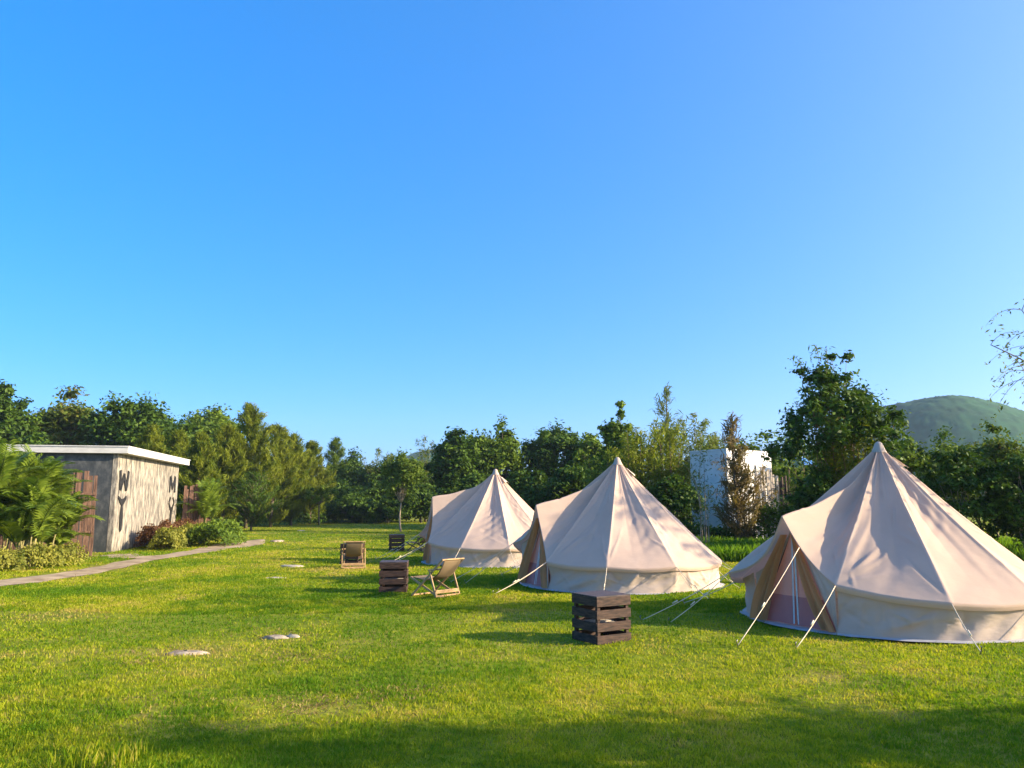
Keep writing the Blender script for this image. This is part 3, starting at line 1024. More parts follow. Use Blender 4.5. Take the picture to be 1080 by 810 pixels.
# feathery clumps between the middle tent and the white block
broad_tree("palmlike_tree", "dark tufted tree top above the middle tent's peak", 655, 48, 422, 64, 'leaf_mid', seed=86, nclump=44, leaf=0.26, base=0.15, n_per=200, cone=0.4, group=GB)
casuarina("pale conifer tip standing above the bamboo behind the middle tent", 698, 50, 403, 60, 86, None, 'leaf_bamboo', name="conifer_tree", n=2600, thin=0.7)
GBM = "feathery bamboo between the middle tent and the white block"
for px, Y, top, wp, sd, lm, lab in ((668, 40, 446, 78, 87, 'leaf_olive', "olive feathery bamboo directly behind the middle tent's peak"),
                                    (700, 42, 440, 76, 88, 'leaf_olive', "olive bamboo below the pale conifer tip"),
                                    (728, 44, 430, 66, 89, 'leaf_bamboo', "pale arching bamboo nearest the white block"),
                                    (640, 46, 470, 70, 90, 'leaf_mid', "green bamboo low behind the middle tent's left slope"),
                                    (752, 47, 452, 50, 91, 'leaf_bamboo', "thin pale bamboo sprays above the white block's roof")):
    bamboo(lab, px, Y, top, wp, sd, GBM, 22, lm, nl=230, bark='trunk_red')
for px, Y, top, wp, sd, lab in ((660, 38, 505, 90, 92, "dark bush behind the middle tent's right slope"), (706, 37, 500, 70, 93, "dark bush left of the white block"),):
    broad_tree("bush", lab, px, Y, top, wp, 'leaf_dark', seed=sd, nclump=34, leaf=0.2, base=0.0, n_per=230, group="bushes under the back trees", cat="bush")
broad_tree("broadleaf_tree", "green tree behind the white block's flat roof", 800, 52, 452, 150, 'leaf_mid', seed=94, nclump=50, leaf=0.26, base=0.1, group=GB)
broad_tree("broadleaf_tree", "low green tree behind the left end of the white block", 745, 56, 462, 90, 'leaf_mid', seed=95, nclump=40, leaf=0.28, base=0.1, group=GB)


# white block building
def build_block():
    c = at(768, 520, 38.0)
    c = np.array((c[0], 38.0, 0))
    topz = at(768, 473, 38)[2]
    a = at(729, 520, 40.0); b = at(815, 520, 40.6)
    A = np.array((a[0], a[1])); B = np.array((b[0], b[1])); Cc = c[:2]
    D = A + B - Cc
    root = empty("flat_building", (c[0], c[1], 0), 0, "plain white flat topped block among the trees, right side sunlit", "building")
    P = [Cc, B, D, A]
    P = [q - Cc for q in P]
    mb = MB()
    vs = [(q[0], q[1], -0.1) for q in P] + [(q[0], q[1], topz - 0.08) for q in P]
    mb.add(vs, [(0, 1, 5, 4), (1, 2, 6, 5), (2, 3, 7, 6), (3, 0, 4, 7), (3, 2, 1, 0)])
    mb.build("wall", M['box_white'], root)
    ctr = sum(P) / 4
    mb = MB()
    Q = [ctr + (q - ctr) * 1.015 for q in P]
    vs = [(q[0], q[1], topz - 0.079) for q in Q] + [(q[0], q[1], topz) for q in Q]
    mb.add(vs, [(3, 2, 1, 0), (4, 5, 6, 7), (0, 1, 5, 4), (1, 2, 6, 5), (2, 3, 7, 6), (3, 0, 4, 7)])
    mb.build("roof", M['box_white'], root)


build_block()
# stake fences right of the block
s0 = at(797, 530, 36.2); s1 = at(822, 530, 36.6)
slab_fence("pale bark stake screen in front of the white block's sunlit side", s0, s1, 3.55, 8, 'stake_pale', 0.10, "stake fences by the white block", gap=0.6, name="stake_fence")
s0 = at(822, 530, 38.2); s1 = at(862, 530, 36.5)
slab_fence("dark stake fence running right from the white block", s0, s1, 3.1, 9, 'stake_dark', 0.09, "stake fences by the white block", gap=0.5, name="stake_fence")


def build_tarp():
    c = at(846, 490, 40)
    root = empty("tarp_shelter", (c[0], 40, 0), R(14), "bright blue tarpaulin showing through the trees right of the white block", "tarpaulin")
    z = c[2]
    n = 14
    V = []; F = []
    for i in range(n):
        for j in range(n):
            u = i / (n - 1) - .5; v = j / (n - 1) - .5
            V.append((u * 1.1, v * 1.6, z + 0.35 - 0.9 * abs(v) - 0.2 * u + 0.05 * math.sin(u * 13) * math.cos(v * 9)))
    for i in range(n - 1):
        for j in range(n - 1):
            a = i * n + j
            F.append((a, a + n, a + n + 1, a + 1))
    me = np_mesh("sheet", np.array(V), np.array(F), smooth=True)
    o = link("sheet", me, M['tarp'], root)
    s = o.modifiers.new("s", 'SOLIDIFY'); s.thickness = 0.012
    for sx, sy in ((-.42, -.55), (-.42, .55), (.42, -.55), (.42, .55)):
        mb = MB(); mb.tube([(sx, sy, -0.1), (sx, sy, z - 0.16)], 0.03, 6)
        mb.build("pole", M['trunk'], root)


build_tarp()
bamboo("thin leafy shoots veiling the blue tarpaulin", 846, 36, 470, 60, 106, None, 12, 'leaf_mid', name="tall_shrub", nl=150, bark='trunk_red', leaf=0.22, cat="shrub")
# saplings in front of the block
bamboo("thin pale stemmed sapling before the white block's shaded side", 741, 31, 464, 46, 96, None, 6, 'leaf_bamboo', name="sapling", nl=90, leaf=0.16, bark='trunk_pale', cat="tree")
casuarina("thin brownish pine sapling before the white block's sunlit corner", 776, 33, 434, 44, 97, None, 'leaf_dry', name="pine_sapling", n=2600, thin=0.6)
bamboo("brown dry stemmed shrub at the foot of the pine sapling", 784, 34, 478, 74, 98, None, 22, 'leaf_dry', name="dry_shrub", nl=70, bark='trunk_red', leaf=0.2, cat="shrub")
hedge("dark bush row under the stake fences", [at(796, 540, 34)[:2], at(905, 540, 32)[:2]], 2.0, 1.8, 'leaf_dark', 99, leaf=0.2, dens=420)
hedge("dark low bushes at the foot of the white block", [at(690, 540, 35)[:2], at(795, 540, 35)[:2]], 0.9, 1.2, 'leaf_dark', 100, leaf=0.2, dens=420)

# big tree right of the white block
broad_tree("broadleaf_tree", "large ragged tree with many reddish upright stems behind the nearest tent's ridge", 874, 30, 370, 150, 'leaf_dark', 'trunk_red', seed=101, nclump=85, leaf=0.19, base=0.16, n_per=145, stems=7, tr=0.06, clumpr=0.22, cone=0.62)
bamboo("tall leafy shoots topping the large ragged tree", 870, 30.2, 357, 70, 102, None, 14, 'leaf_mid', name="tall_shrub", nl=130, bark='trunk_red', leaf=0.24, cat="shrub")
bamboo("olive drooping shrub on the right flank of the large ragged tree", 893, 29, 420, 84, 103, None, 22, 'leaf_olive', name="drooping_shrub", nl=210, bark='trunk_red', droop=1.6, leaf=0.22, cat="shrub")
broad_tree("bush", "black green bush below the large ragged tree", 862, 29, 490, 84, 'leaf_dark', seed=104, nclump=34, leaf=0.17, base=0.0, n_per=260, group="bushes behind the nearest tent", cat="bush")
for i, (px, Y, top, wp, lm, lab) in enumerate(((948, 34, 443, 74, 'leaf_mid', "green bush crown under the hill, just left of centre behind the nearest tent"),
                                               (992, 36, 452, 84, 'leaf_mid', "green bush crown directly below the hilltop"),
                                               (1052, 33, 442, 92, 'leaf_flush', "yellowish green bush crown at the right edge below the hill's slope"),
                                               (1010, 27, 470, 96, 'leaf_dark', "dark open bush with showing twigs above the nearest tent's right slope"),
                                               (1074, 26, 478, 90, 'leaf_dark', "dark bush at the right edge of the photo behind the nearest tent"),
                                               (940, 27, 500, 80, 'leaf_dark', "dark bush right behind the nearest tent's peak"),
                                               (1130, 27, 452, 100, 'leaf_mid', "green bush just outside the right edge of the photo"))):
    broad_tree("bush", lab, px, Y, top, wp, lm, seed=110 + i, nclump=46, leaf=0.17, base=0.06, n_per=250, group="bushes behind the nearest tent", cat="bush", stems=3, tr=0.04, bark='trunk_pale')

# fill behind everything so that no bare horizon shows: far wood as one mass
def far_wood():
    rng = np.random.default_rng(7)
    C = []; Rr = []
    for k in range(420):
        x = rng.uniform(-140, 150); y = rng.uniform(100, 125)
        C.append(np.array((x, y, rng.uniform(0.5, 6.2)))); Rr.append(rng.uniform(1.6, 2.6))
    V, F, T = crown_from_clumps(C, Rr, 75, 0.75, rng)
    o = link("far_wood", np_mesh("far_wood", V, F, T), M['leaf_dark'])
    tag(o, "distant dark wood closing the view behind the nearer trees", "wood", kind="stuff")


far_wood()


# tree just outside the right edge whose twigs hang into the picture
def twig_tree():
    rng = np.random.default_rng(5); rnd = random.Random(5)
    x, y = 10.85, 13.4
    root = empty("twiggy_tree", (x, y, -0.25), 0, "sparse drooping tree whose thin leafy twigs hang in at the right edge", "tree")
    mb = MB()
    fork = Vector((-0.3, 0.1, 3.0))
    limb(mb, (0, 0, -0.1), fork, 0.10, 0.07, rnd, 8, 0.04)
    C = []; A = []
    ends = [(-1.9, -0.3, 4.1), (-2.1, 0.4, 5.0), (-1.6, 0.2, 5.6), (-0.6, -0.8, 6.2), (0.6, 0.5, 6.5), (1.4, -0.4, 5.6), (-1.2, 0.9, 4.6), (0.3, -1.5, 5.2), (-1.5, -0.7, 3.6), (-0.2, 1.5, 5.8)]
    for e in ends:
        pts = limb(mb, fork, e, 0.032, 0.008, rnd, 5, 0.14, 7)
        for k in range(9):
            q = pts[rnd.randrange(3, 8)]
            L = rnd.uniform(0.5, 1.1)
            d = Vector((rnd.uniform(-1, 0.7), rnd.uniform(-.8, .8), rnd.uniform(-.1, .7))).normalized()
            tw = [q]
            for i in range(7):
                d = (d + Vector((0, 0, -0.22))).normalized()
                tw.append(tw[-1] + d * L / 7)
            mb.tube(tw, [0.006 * (1 - i / 8) + 0.0015 for i in range(8)], 4)
            for i in range(1, 8):
                for _ in range(3):
                    C.append(np.array(tw[i]) + rng.normal(size=3) * 0.05); A.append(np.array(d) + rng.normal(size=3) * 0.5)
    C = np.array(C); A = np.array(A)
    S = 0.085 * (0.6 + 0.8 * rng.random(len(C)))
    V, F = leaf_quads(C, rng.normal(size=(len(C), 3)), S, S * 0.35, rng, along=A)
    mb.build("trunk", M['trunk_pale'], root, True)
    link("crown", np_mesh("crown", V, F, np.repeat(rng.random(len(C)), 4)), M['leaf_bamboo'], root)


twig_tree()

# shade trees standing right of the lawn, out of the picture; they throw the long shadows over the grass
GS = "shade trees right of the lawn"
broad_tree("shade_tree", "broad tree right of the lawn that shades the front grass", 0, 0, 0, 0, 'leaf_mid', seed=121, xy=(17.2, 3.7), H=7.8, Rw=2.5, base=0.1, nclump=40, n_per=120, leaf=0.24, group=GS)
broad_tree("shade_tree", "second broad tree that shades the front corner of the grass", 0, 0, 0, 0, 'leaf_mid', seed=122, xy=(13.2, 4.5), H=5.2, Rw=2.2, base=0.1, nclump=36, n_per=110, leaf=0.22, group=GS)
broad_tree("shade_tree", "tall open tree whose shadow dapples the middle tent", 0, 0, 0, 0, 'leaf_mid', seed=123, xy=(19.5, 17.2), H=8.6, Rw=2.2, base=0.55, nclump=20, n_per=110, leaf=0.24, group=GS)


broad_tree("shade_tree", "low bushy tree beside the camera that shades the front right corner", 0, 0, 0, 0, 'leaf_mid', seed=125, xy=(9.6, 3.3), H=3.8, Rw=1.8, base=0.02, nclump=40, n_per=170, leaf=0.2, group=GS)


# ================================================================== BELL TENTS
def bell_tent(label, cx, cy, door_deg, H=2.9, peak_r=1.9, peak_z=1.75, seed=1, ridge_sag=0.20, cz=(0.64, 0.66), cr=(2.42, 2.5), second=(1, -1), ez=0.57):
    rng = np.random.default_rng(seed); rnd = random.Random(seed)
    root = empty("bell_tent", (cx, cy, float(gz(cx, cy))), R(door_deg), label, "tent", "cream canvas bell tents on the lawn")
    EZ, ER, WR = ez, 2.46, 2.33
    ha = 20.5
    NP = 9
    guys = [ha + (360 - 2 * ha) * k / NP for k in range(NP + 1)]       # seams that carry guy ropes, door at 0
    # cz / cr: (corner on the +angle side, corner on the -angle side)
    def eave(angle):
        """point of the eave at an angle between the two porch corners"""
        k = min(NP - 1, int((angle - ha) / ((360 - 2 * ha) / NP)))
        a0, a1 = guys[k], guys[k + 1]
        t = (angle - a0) / (a1 - a0)

        def g(i):
            r_, z_ = ER, EZ
            if i == 0: r_, z_ = cr[0], cz[0]
            if i == NP: r_, z_ = cr[1], cz[1]
            return np.array((math.cos(R(guys[i])) * r_, math.sin(R(guys[i])) * r_, z_))
        p = g(k) * (1 - t) + g(k + 1) * t
        bul = math.sin(math.pi * t)
        d = np.array((p[0], p[1], 0)); d /= np.linalg.norm(d)
        return p + d * 0.05 * bul + np.array((0, 0, -0.035 * bul))
    peak = np.array((peak_r, 0, peak_z))
    visor = peak + np.array((0.10, 0, -0.02))
    cp = eave(ha); cm = eave(360 - ha - 1e-6)
    B = []; S = []; isporch = []
    NE = 54
    for k in range(NP):
        for i in range(NE):
            t = i / NE
            B.append(eave(guys[k] + (guys[k + 1] - guys[k]) * t)); S.append(k + t); isporch.append(False)
    B.append(cm); S.append(NP); isporch.append(False)
    NA = 44

    def arch(c, t):
        """front edge of the hood from corner c (t=0) to the peak (t=1): sags inward like a hung cloth"""
        q = c * (1 - t) + visor * t
        q = q + np.array((-0.09, 0, -0.14 if c[1] > 0 else -0.20)) * math.sin(math.pi * t) * (1 - 0.35 * t)
        q = q + np.array((0, -np.sign(c[1]) * 0.10, 0)) * math.sin(math.pi * t)
        return q
    for i in range(1, NA):
        B.append(arch(cm, i / NA)); S.append(NP + i / NA); isporch.append(True)
    B.append(visor); S.append(NP + 1); isporch.append(True)
    for i in range(1, NA):
        B.append(arch(cp, 1 - i / NA)); S.append(NP + 1 + i / NA); isporch.append(True)
    B = np.array(B); S = np.array(S); isp = np.array(isporch)
    n = len(B)
    apex = np.array((0, 0, H))
    NT = 104
    ts = np.linspace(0.015, 1, NT) ** 0.95
    seamf = np.abs(S - np.round(S))                     # 0 at a seam, 0.5 in the middle of a panel
    # crisp creases: short lines across the cloth, many of them fanning from seam ends and porch corners
    cre = []
    for _ in range(130):
        if rnd.random() < 0.45:
            k_ = rnd.choice((0, 0, NP, NP, rnd.randrange(1, NP)))
            s0, t0 = k_, 0.98
            s1 = k_ + rnd.uniform(-0.75, 0.75); t1_ = rnd.uniform(0.45, 0.85)
        else:
            s0 = rnd.uniform(0, NP + 2); t0 = rnd.uniform(0.25, 0.9)
            s1 = s0 + rnd.uniform(-0.35, 0.35); t1_ = t0 + rnd.uniform(-0.16, 0.16)
        cre.append((s0, t0, s1, t1_, rnd.uniform(0.006, 0.019) * rnd.choice((1, 1, -1)), rnd.uniform(0.009, 0.020)))
    rows = []
    tint = []
    ang = np.unwrap(np.arctan2(B[:, 1], B[:, 0]))
    out = np.stack([np.cos(ang), np.sin(ang), np.zeros(n)], -1)
    nrm = out * 0.6 + np.array((0, 0, 0.75))
    for t in ts:
        P = apex + (B - apex) * t
        sag = (0.06 + 0.10 * np.minimum(1, seamf * 2.5)) * math.sin(math.pi * min(1, t)) * (1.1 - 0.3 * t)
        sag = np.where(isp, sag + ridge_sag * math.sin(math.pi * t ** 0.85) * (1 - np.abs(S - NP - 1)), sag)
        P = P - nrm * sag[:, None]
        # wrinkles: pleats from the apex, slack creases, tension folds from the seams
        fin = min(1, t * 3) * (1 - t ** 8)
        w1 = 0.015 * np.sin(S * 21 + 3 * np.sin(S * 3.3)) * math.exp(-t * 3.2) * min(1, t * 8)
        w2 = 0.030 * (vnoise(S * 4.2 + seed * 13, t * 5.0 + S * 1.3, seed) - .5) * fin
        dmask = np.clip(vnoise(S * 1.7 + 3, t * 2.6 + seed, seed + 4) * 3.2 - 1.35, 0, 1)
        w3 = 0.007 * np.sin(t * 62 + S * 14 + 3.0 * vnoise(S * 3, t * 6, seed + 2)) * dmask * fin * np.minimum(1, seamf * 4)
        # tight folds running to the porch corners
        near = np.where(isp, 1.0, np.clip(1.0 - np.minimum(S, NP - S) * 1.3, 0, 1))
        w4 = 0.011 * near * np.sin((S + 0.55 * t) * 30) * np.clip((t - 0.35) * 2, 0, 1) * (1 - t ** 10)
        ridge = 0.016 * np.exp(-(seamf / 0.03) ** 2) * fin
        w5 = np.zeros(n)
        for (s0, t0, s1, t1_, am, wd_) in cre:
            ds, dt = (s1 - s0) * 0.7 * max(t, .2), (t1_ - t0)
            u_ = np.clip(((S - s0) * 0.7 * max(t, .2) * ds + (t - t0) * dt) / (ds * ds + dt * dt + 1e-9), 0, 1)
            dist = np.hypot((S - s0) * 0.7 * max(t, .2) - u_ * ds, t - t0 - u_ * dt)
            w5 += am * np.exp(-(dist / wd_) ** 2) * np.sin(np.pi * np.clip(u_, 0.02, 0.98))
        P = P + nrm * (w1 + w2 + w3 + w4 + ridge + w5 * (1 - t ** 14))[:, None]
        rows.append(P)
        tint.append(np.exp(-(seamf / 0.022) ** 2))
    # hanging valance under the eave (porch edge gets a narrow hem instead)
    val = rows[-1].copy()
    val[~isp] += np.array((0, 0, -0.085)); val[~isp] -= out[~isp] * 0.03
    val[isp] += np.array((-0.03, 0, -0.03))
    mid = rows[-1] * 0.55 + val * 0.45 + out * 0.006
    rows += [mid, val]; tint += [np.ones(n) * 0.6, np.ones(n) * 0.6]
    V = np.concatenate(rows); Tn = np.concatenate(tint)
    F = []
    for j in range(len(rows) - 1):
        for i in range(n):
            F.append((j * n + i, (j + 1) * n + i, (j + 1) * n + (i + 1) % n, j * n + (i + 1) % n))
    link("roof", np_mesh("roof", V, np.array(F), Tn, smooth=True), M['canvas'], root)
    # apex cap with a rain cowl
    mb = MB()
    pts = []
    prof = [(0.0, H + 0.055), (0.03, H + 0.05), (0.06, H + 0.02), (0.085, H - 0.05), (0.125, H - 0.14)]
    m = 20
    vs = []; fs = []
    for j, (r_, z_) in enumerate(prof):
        for k in range(m):
            a = 2 * math.pi * k / m
            rr = r_ * (1 + 0.06 * math.sin(a * 8 + j) * (j / 4))
            vs.append((math.cos(a) * rr * 1.0, math.sin(a) * rr, z_))
    for j in range(len(prof) - 1):
        for k in range(m):
            fs.append((j * m + k, (j + 1) * m + k, (j + 1) * m + (k + 1) % m, j * m + (k + 1) % m))
    mb.add(vs, fs)
    mb.build("apex_cap", M['canvas_wall'], root, True)
    # small mesh vents under hoods just below the apex
    for va in (150, 265):
        mb = MB()
        a = R(va)
        c0 = np.array((math.cos(a), math.sin(a), 0)); side = np.array((-math.sin(a), math.cos(a), 0))
        vs = []
        nn = 9
        for i in range(nn):
            u = i / (nn - 1) * 2 - 1
            for (rr, dz, lift) in ((0.22, 0, 0.012), (0.42, 0, 0.045)):
                q = c0 * (rr) + side * u * (0.06 + 0.10 * (rr - 0.2) / 0.2)
                zc = H - rr * (H - EZ) / ER - 0.03 + lift * (1 - u * u) + 0.02
                vs.append((q[0], q[1], zc))
        mb.add(vs, [(2 * i, 2 * i + 1, 2 * i + 3, 2 * i + 2) for i in range(nn - 1)])
        mb.build("vent_hood", M['canvas_wall'], root, True)
    # wall skirt
    a0, a1 = ha - 1.5, 360 - ha + 1.5
    NW = 440; NZ = 24
    wcre = [(rnd.random(), rnd.uniform(0, .5), rnd.uniform(-.035, .035), rnd.uniform(.5, 1.0), rnd.uniform(.010, .032) * rnd.choice((1, 1, -1)), rnd.uniform(.0022, .0050)) for _ in range(70)]
    vs = []
    for j in range(NZ):
        f = j / (NZ - 1)
        for i in range(NW):
            s = i / (NW - 1)
            an = a0 + (a1 - a0) * s
            e = eave(min(max(an, ha), 360 - ha - 1e-4))
            top = np.array((e[0], e[1], 0)); top = top / np.linalg.norm(top) * min(np.linalg.norm(top) - 0.07, 2.38)
            bot = np.array((math.cos(R(an)), math.sin(R(an)), 0)) * WR
            p_ = top * (1 - f) + bot * f
            d = np.array((math.cos(R(an)), math.sin(R(an)), 0))
            p_[2] = (e[2] - 0.01) * (1 - f) + 0.015 * f
            fold = 0.10 * (vnoise(s * 34 + f * 2.6, f * 1.4 + seed, seed + 8) - .5) * math.sin(math.pi * min(1, f * 0.9 + 0.08))
            fold += 0.022 * math.sin(s * 150 + f * 5 + 4 * vnoise(s * 20, f * 2, seed)) * (0.2 + f) * (1 - f * .5)
            for (cs, cf0, cd, cf1, ca, cw) in wcre:
                if cf0 <= f <= cf1:
                    q_ = (f - cf0) / (cf1 - cf0)
                    dd = s - cs - cd * q_
                    if abs(dd) < 3 * cw: fold += ca * math.exp(-(dd / cw) ** 2) * math.sin(math.pi * min(.98, max(.02, q_)))
            belly = -0.035 * math.sin(math.pi * f)
            vs.append(tuple(p_ + d * (fold + belly)))
    fs = []
    for j in range(NZ - 1):
        for i in range(NW - 1):
            a = j * NW + i
            fs.append((a, a + NW, a + NW + 1, a + 1))
    link("wall", np_mesh("wall", np.array(vs), np.array(fs), np.zeros(len(vs)), smooth=True), M['canvas_wall'], root)
    # groundsheet with its pale turned up edge
    mb = MB(); m = 72
    vs = [(0, 0, 0.02)]; fs = []
    for rr, z_ in ((WR - 0.1, 0.02), (WR + 0.012, 0.075), (WR + 0.03, 0.05), (WR + 0.10, 0.008)):
        for k in range(m):
            a = 2 * math.pi * k / m
            r_ = rr + (0.02 * math.sin(k * 1.7) + 0.015 * math.sin(k * 0.61 + seed)) * (1 if rr > WR else 0)
            if rr < WR or not (abs((math.degrees(a) + 180) % 360 - 180) < 24):
                pass
            else:
                r_ = min(r_, WR - 0.01 + 0.1 * (z_ < 0.03))
                if z_ > 0.03: z_ = 0.025
            vs.append((math.cos(a) * r_, math.sin(a) * r_, z_))
    for k in range(m):
        fs.append((0, 1 + k, 1 + (k + 1) % m))
    for j in range(3):
        for k in range(m):
            fs.append((1 + j * m + k, 1 + (j + 1) * m + k, 1 + (j + 1) * m + (k + 1) % m, 1 + j * m + (k + 1) % m))
    mb.add(vs, fs)
    mb.build("groundsheet", M['groundsheet'], root)
    # poles
    mb = MB(); mb.tube([(0, 0, 0.02), (0, 0, H - 0.02)], 0.02, 10)
    mb.build("centre_pole", M['steel'], root, True)
    ft = np.array((peak_r - 0.13, 0, peak_z - 0.20)); hw = 0.78; fx = 2.20
    mb = MB(); mb.tube([(fx - 0.05, -hw, 0.0), (ft[0] - 0.03, -0.05, ft[2] - 0.02), (ft[0] - 0.03, 0.05, ft[2] - 0.02), (fx - 0.05, hw, 0.0)], 0.012, 8)
    mb.build("door_frame_pole", M['steel'], root, True)
    # side panels between the door frame and the wall
    for sg, cc, rr_ in ((1, cp, cr[0]), (-1, cm, cr[1])):
        nn, mm = 16, 12
        vs = []
        rw = min(rr_ - 0.08, 2.37)
        wt = np.array((math.cos(R(ha - 1)) * rw, sg * math.sin(R(ha - 1)) * rw, cc[2] - 0.02))
        wb = np.array((math.cos(R(ha - 1)) * WR, sg * math.sin(R(ha - 1)) * WR, 0.015))
        for i in range(nn):
            f = i / (nn - 1)
            inner = ft * (1 - f) + np.array((fx, sg * hw, 0.02)) * f
            fe = min(1, f * 1.35)
            edge = (ft * (1 - fe) + wt * fe) if fe < 1 else wt * (1 - (f - 0.74) / 0.26) + wb * ((f - 0.74) / 0.26)
            if fe < 1:
                edge = edge + np.array((-0.02, 0, -0.10)) * math.sin(math.pi * fe)
            for j in range(mm):
                g = j / (mm - 1)
                q = inner * (1 - g) + edge * g + np.array((0.02 * math.sin(f * 9 + g * 14), 0, 0)) * math.sin(math.pi * g)
                vs.append(tuple(q))
        fs = [(i * mm + j, i * mm + j + 1, (i + 1) * mm + j + 1, (i + 1) * mm + j) for i in range(nn - 1) for j in range(mm - 1)]
        link("door_side", np_mesh("door_side", np.array(vs), np.array(fs), np.zeros(len(vs)), smooth=True), M['canvas_wall'], root)

    def door_pt(u, f, off=0.0):
        """point on the sloping door triangle: f 0 top .. 1 bottom, u -1..1 across"""
        c = np.array((ft[0] - 0.02, 0, ft[2] - 0.05)) * (1 - f) + np.array((fx - 0.02, 0, 0.03)) * f
        return c + np.array((off, u * (0.04 + (hw - 0.06) * f), 0))
    for sg in (1, -1):
        for nm, f0, f1, mt in (("mesh_panel", 0.02, 0.70, 'mesh_door'), ("door_skirt", 0.70, 1.0, 'door_base')):
            nn, mm = 14, 9
            vs = []
            for i in range(nn):
                f = f0 + (f1 - f0) * i / (nn - 1)
                for j in range(mm):
                    u = sg * (0.03 + 0.97 * j / (mm - 1))
                    vs.append(tuple(door_pt(u, f, 0.025 * math.sin(j * 1.3 + f * 7 + sg) * f - (0.0 if nm == "mesh_panel" else -0.003))))
            fs = [(i * mm + j, i * mm + j + 1, (i + 1) * mm + j + 1, (i + 1) * mm + j) for i in range(nn - 1) for j in range(mm - 1)]
            link(nm, np_mesh(nm, np.array(vs), np.array(fs), np.zeros(len(vs)), smooth=True), M[mt], root)
        # zip tape along the middle
        mb = MB()
        for k in range(14):
            fa, fb = 0.06 + 0.93 * k / 14, 0.06 + 0.93 * (k + 1) / 14
            pa = door_pt(0, fa, 0.02) + np.array((0, sg * (0.022 + 0.02 * fa), 0)); pb = door_pt(0, fb, 0.02) + np.array((0, sg * (0.022 + 0.02 * fb), 0))
            mb.bar(pa, pb, 0.030, 0.008, (1, 0, 0), 0.002)
        mb.build("zip", M['zip'], root)
        # canvas door curtain drawn aside, gathered in folds down the frame
        nn, mm = 22, 22
        vs = []
        for i in range(nn):
            f = 0.05 + 0.95 * i / (nn - 1)
            for j in range(mm):
                g = j / (mm - 1)
                wdt = 0.30 + 0.20 * math.sin(math.pi * f) if sg > 0 else 0.30 + 0.26 * (f ** 2)
                u = sg * (1.02 - wdt * g) if sg > 0 else sg * (0.72 + (0.42 + 0.22 * math.sin(math.pi * f)) * g)
                q = door_pt(u, f, (0.07 if sg > 0 else 0.09 + 0.05 * g) + 0.04 * math.sin(g * 19 + f * 2.2 + seed) + 0.03 * math.sin(g * 7))
                vs.append(tuple(q + np.array((0, 0, 0.01))))
        fs = [(i * mm + j, i * mm + j + 1, (i + 1) * mm + j + 1, (i + 1) * mm + j) for i in range(nn - 1) for j in range(mm - 1)]
        link("door_curtain", np_mesh("door_curtain", np.array(vs), np.array(fs), np.zeros(len(vs)), smooth=True), M['curtain'], root)

    # guy ropes with pegs
    def rope(p0, p1, r_=0.0065):
        p0 = Vector(p0); p1 = Vector(p1)
        mb = MB()
        pts = [p0.lerp(p1, t) + Vector((0, 0, -0.035 * math.sin(math.pi * t))) for t in [i / 8 for i in range(9)]]
        mb.tube(pts, r_, 6)
        d = (p1 - p0).normalized()
        q = p0 + d * ((p1 - p0).length * 0.62)
        mb.tube([q - d * 0.05, q + d * 0.05], r_ * 1.8, 6)          # wooden slider
        o = mb.build("guy_rope", M['rope'], root, True)
        pg = MB()
        h = Vector((d.x, d.y, 0)); h = h.normalized() if h.length > 0 else Vector((1, 0, 0))
        pg.tube([p1 - h * -0.03 + Vector((0, 0, 0.06)), p1 + Vector((0, 0, 0.0)), p1 - h * 0.06 + Vector((0, 0, -0.10))], 0.007, 6)
        pg.tube([p1 + h * 0.03 + Vector((0, 0, 0.06)), p1 + h * 0.005 + Vector((0, 0, 0.075))], 0.007, 6)
        pg.build("peg", M['steel'], o)
    for k, ga in enumerate(guys):
        if k == 0: p_ = cp
        elif k == NP: p_ = cm
        else: p_ = eave(ga)
        p_ = np.array(p_) + np.array((0, 0, -0.01))
        d = np.array((math.cos(R(ga)), math.sin(R(ga)), 0))
        rl = (1.25, 0.75, 1.1)[k % 3] if k not in (0, NP) else 1.5
        e = p_ + d * rl; e[2] = 0.03
        rope(p_, e)
        if k in (2, 3, 5, 6):
            q = np.array((math.cos(R(ga + 4)), math.sin(R(ga + 4)), 0)) * (WR + 0.02); q[2] = 0.42
            rope(q, np.array((math.cos(R(ga + 5)) * (WR + 0.5), math.sin(R(ga + 5)) * (WR + 0.5), 0.03)), 0.005)
    # second rope at each porch corner and one across the front from the hood edge
    for c_, sg in ((cp, 1), (cm, -1)):
        if sg not in second: continue
        e = np.array((c_[0] + 1.15, c_[1] + sg * 0.12, 0.03))
        rope(np.array(c_) + np.array((0, 0, -0.02)), e, 0.006)
    hm = arch(cp if False else cm, 0.62)
    return root, rope, arch, cp, cm


t1 = bell_tent("nearest cream bell tent with its pinkish mesh door in view, at the right edge", 6.40, 13.45, 207, 2.92, 2.30, 1.73, 1, cz=(0.72, 0.78), cr=(2.42, 2.82), ez=0.54, ridge_sag=0.24, second=(-1,))
t1[1](t1[2](t1[3], 0.62) + np.array((0.01, 0, 0)), (4.25, 0.90, 0.03))
t2 = bell_tent("middle cream bell tent, left half shaded blue, its door hidden from view", 2.60, 19.05, 200, 2.97, 2.08, 1.88, 2, cz=(0.62, 0.95), cr=(2.42, 2.58))
t3 = bell_tent("farthest cream bell tent with its porch flap spread out to the left", -0.55, 25.8, 190, 2.97, 2.0, 2.12, 3, cz=(0.70, 0.88), cr=(2.42, 2.62))




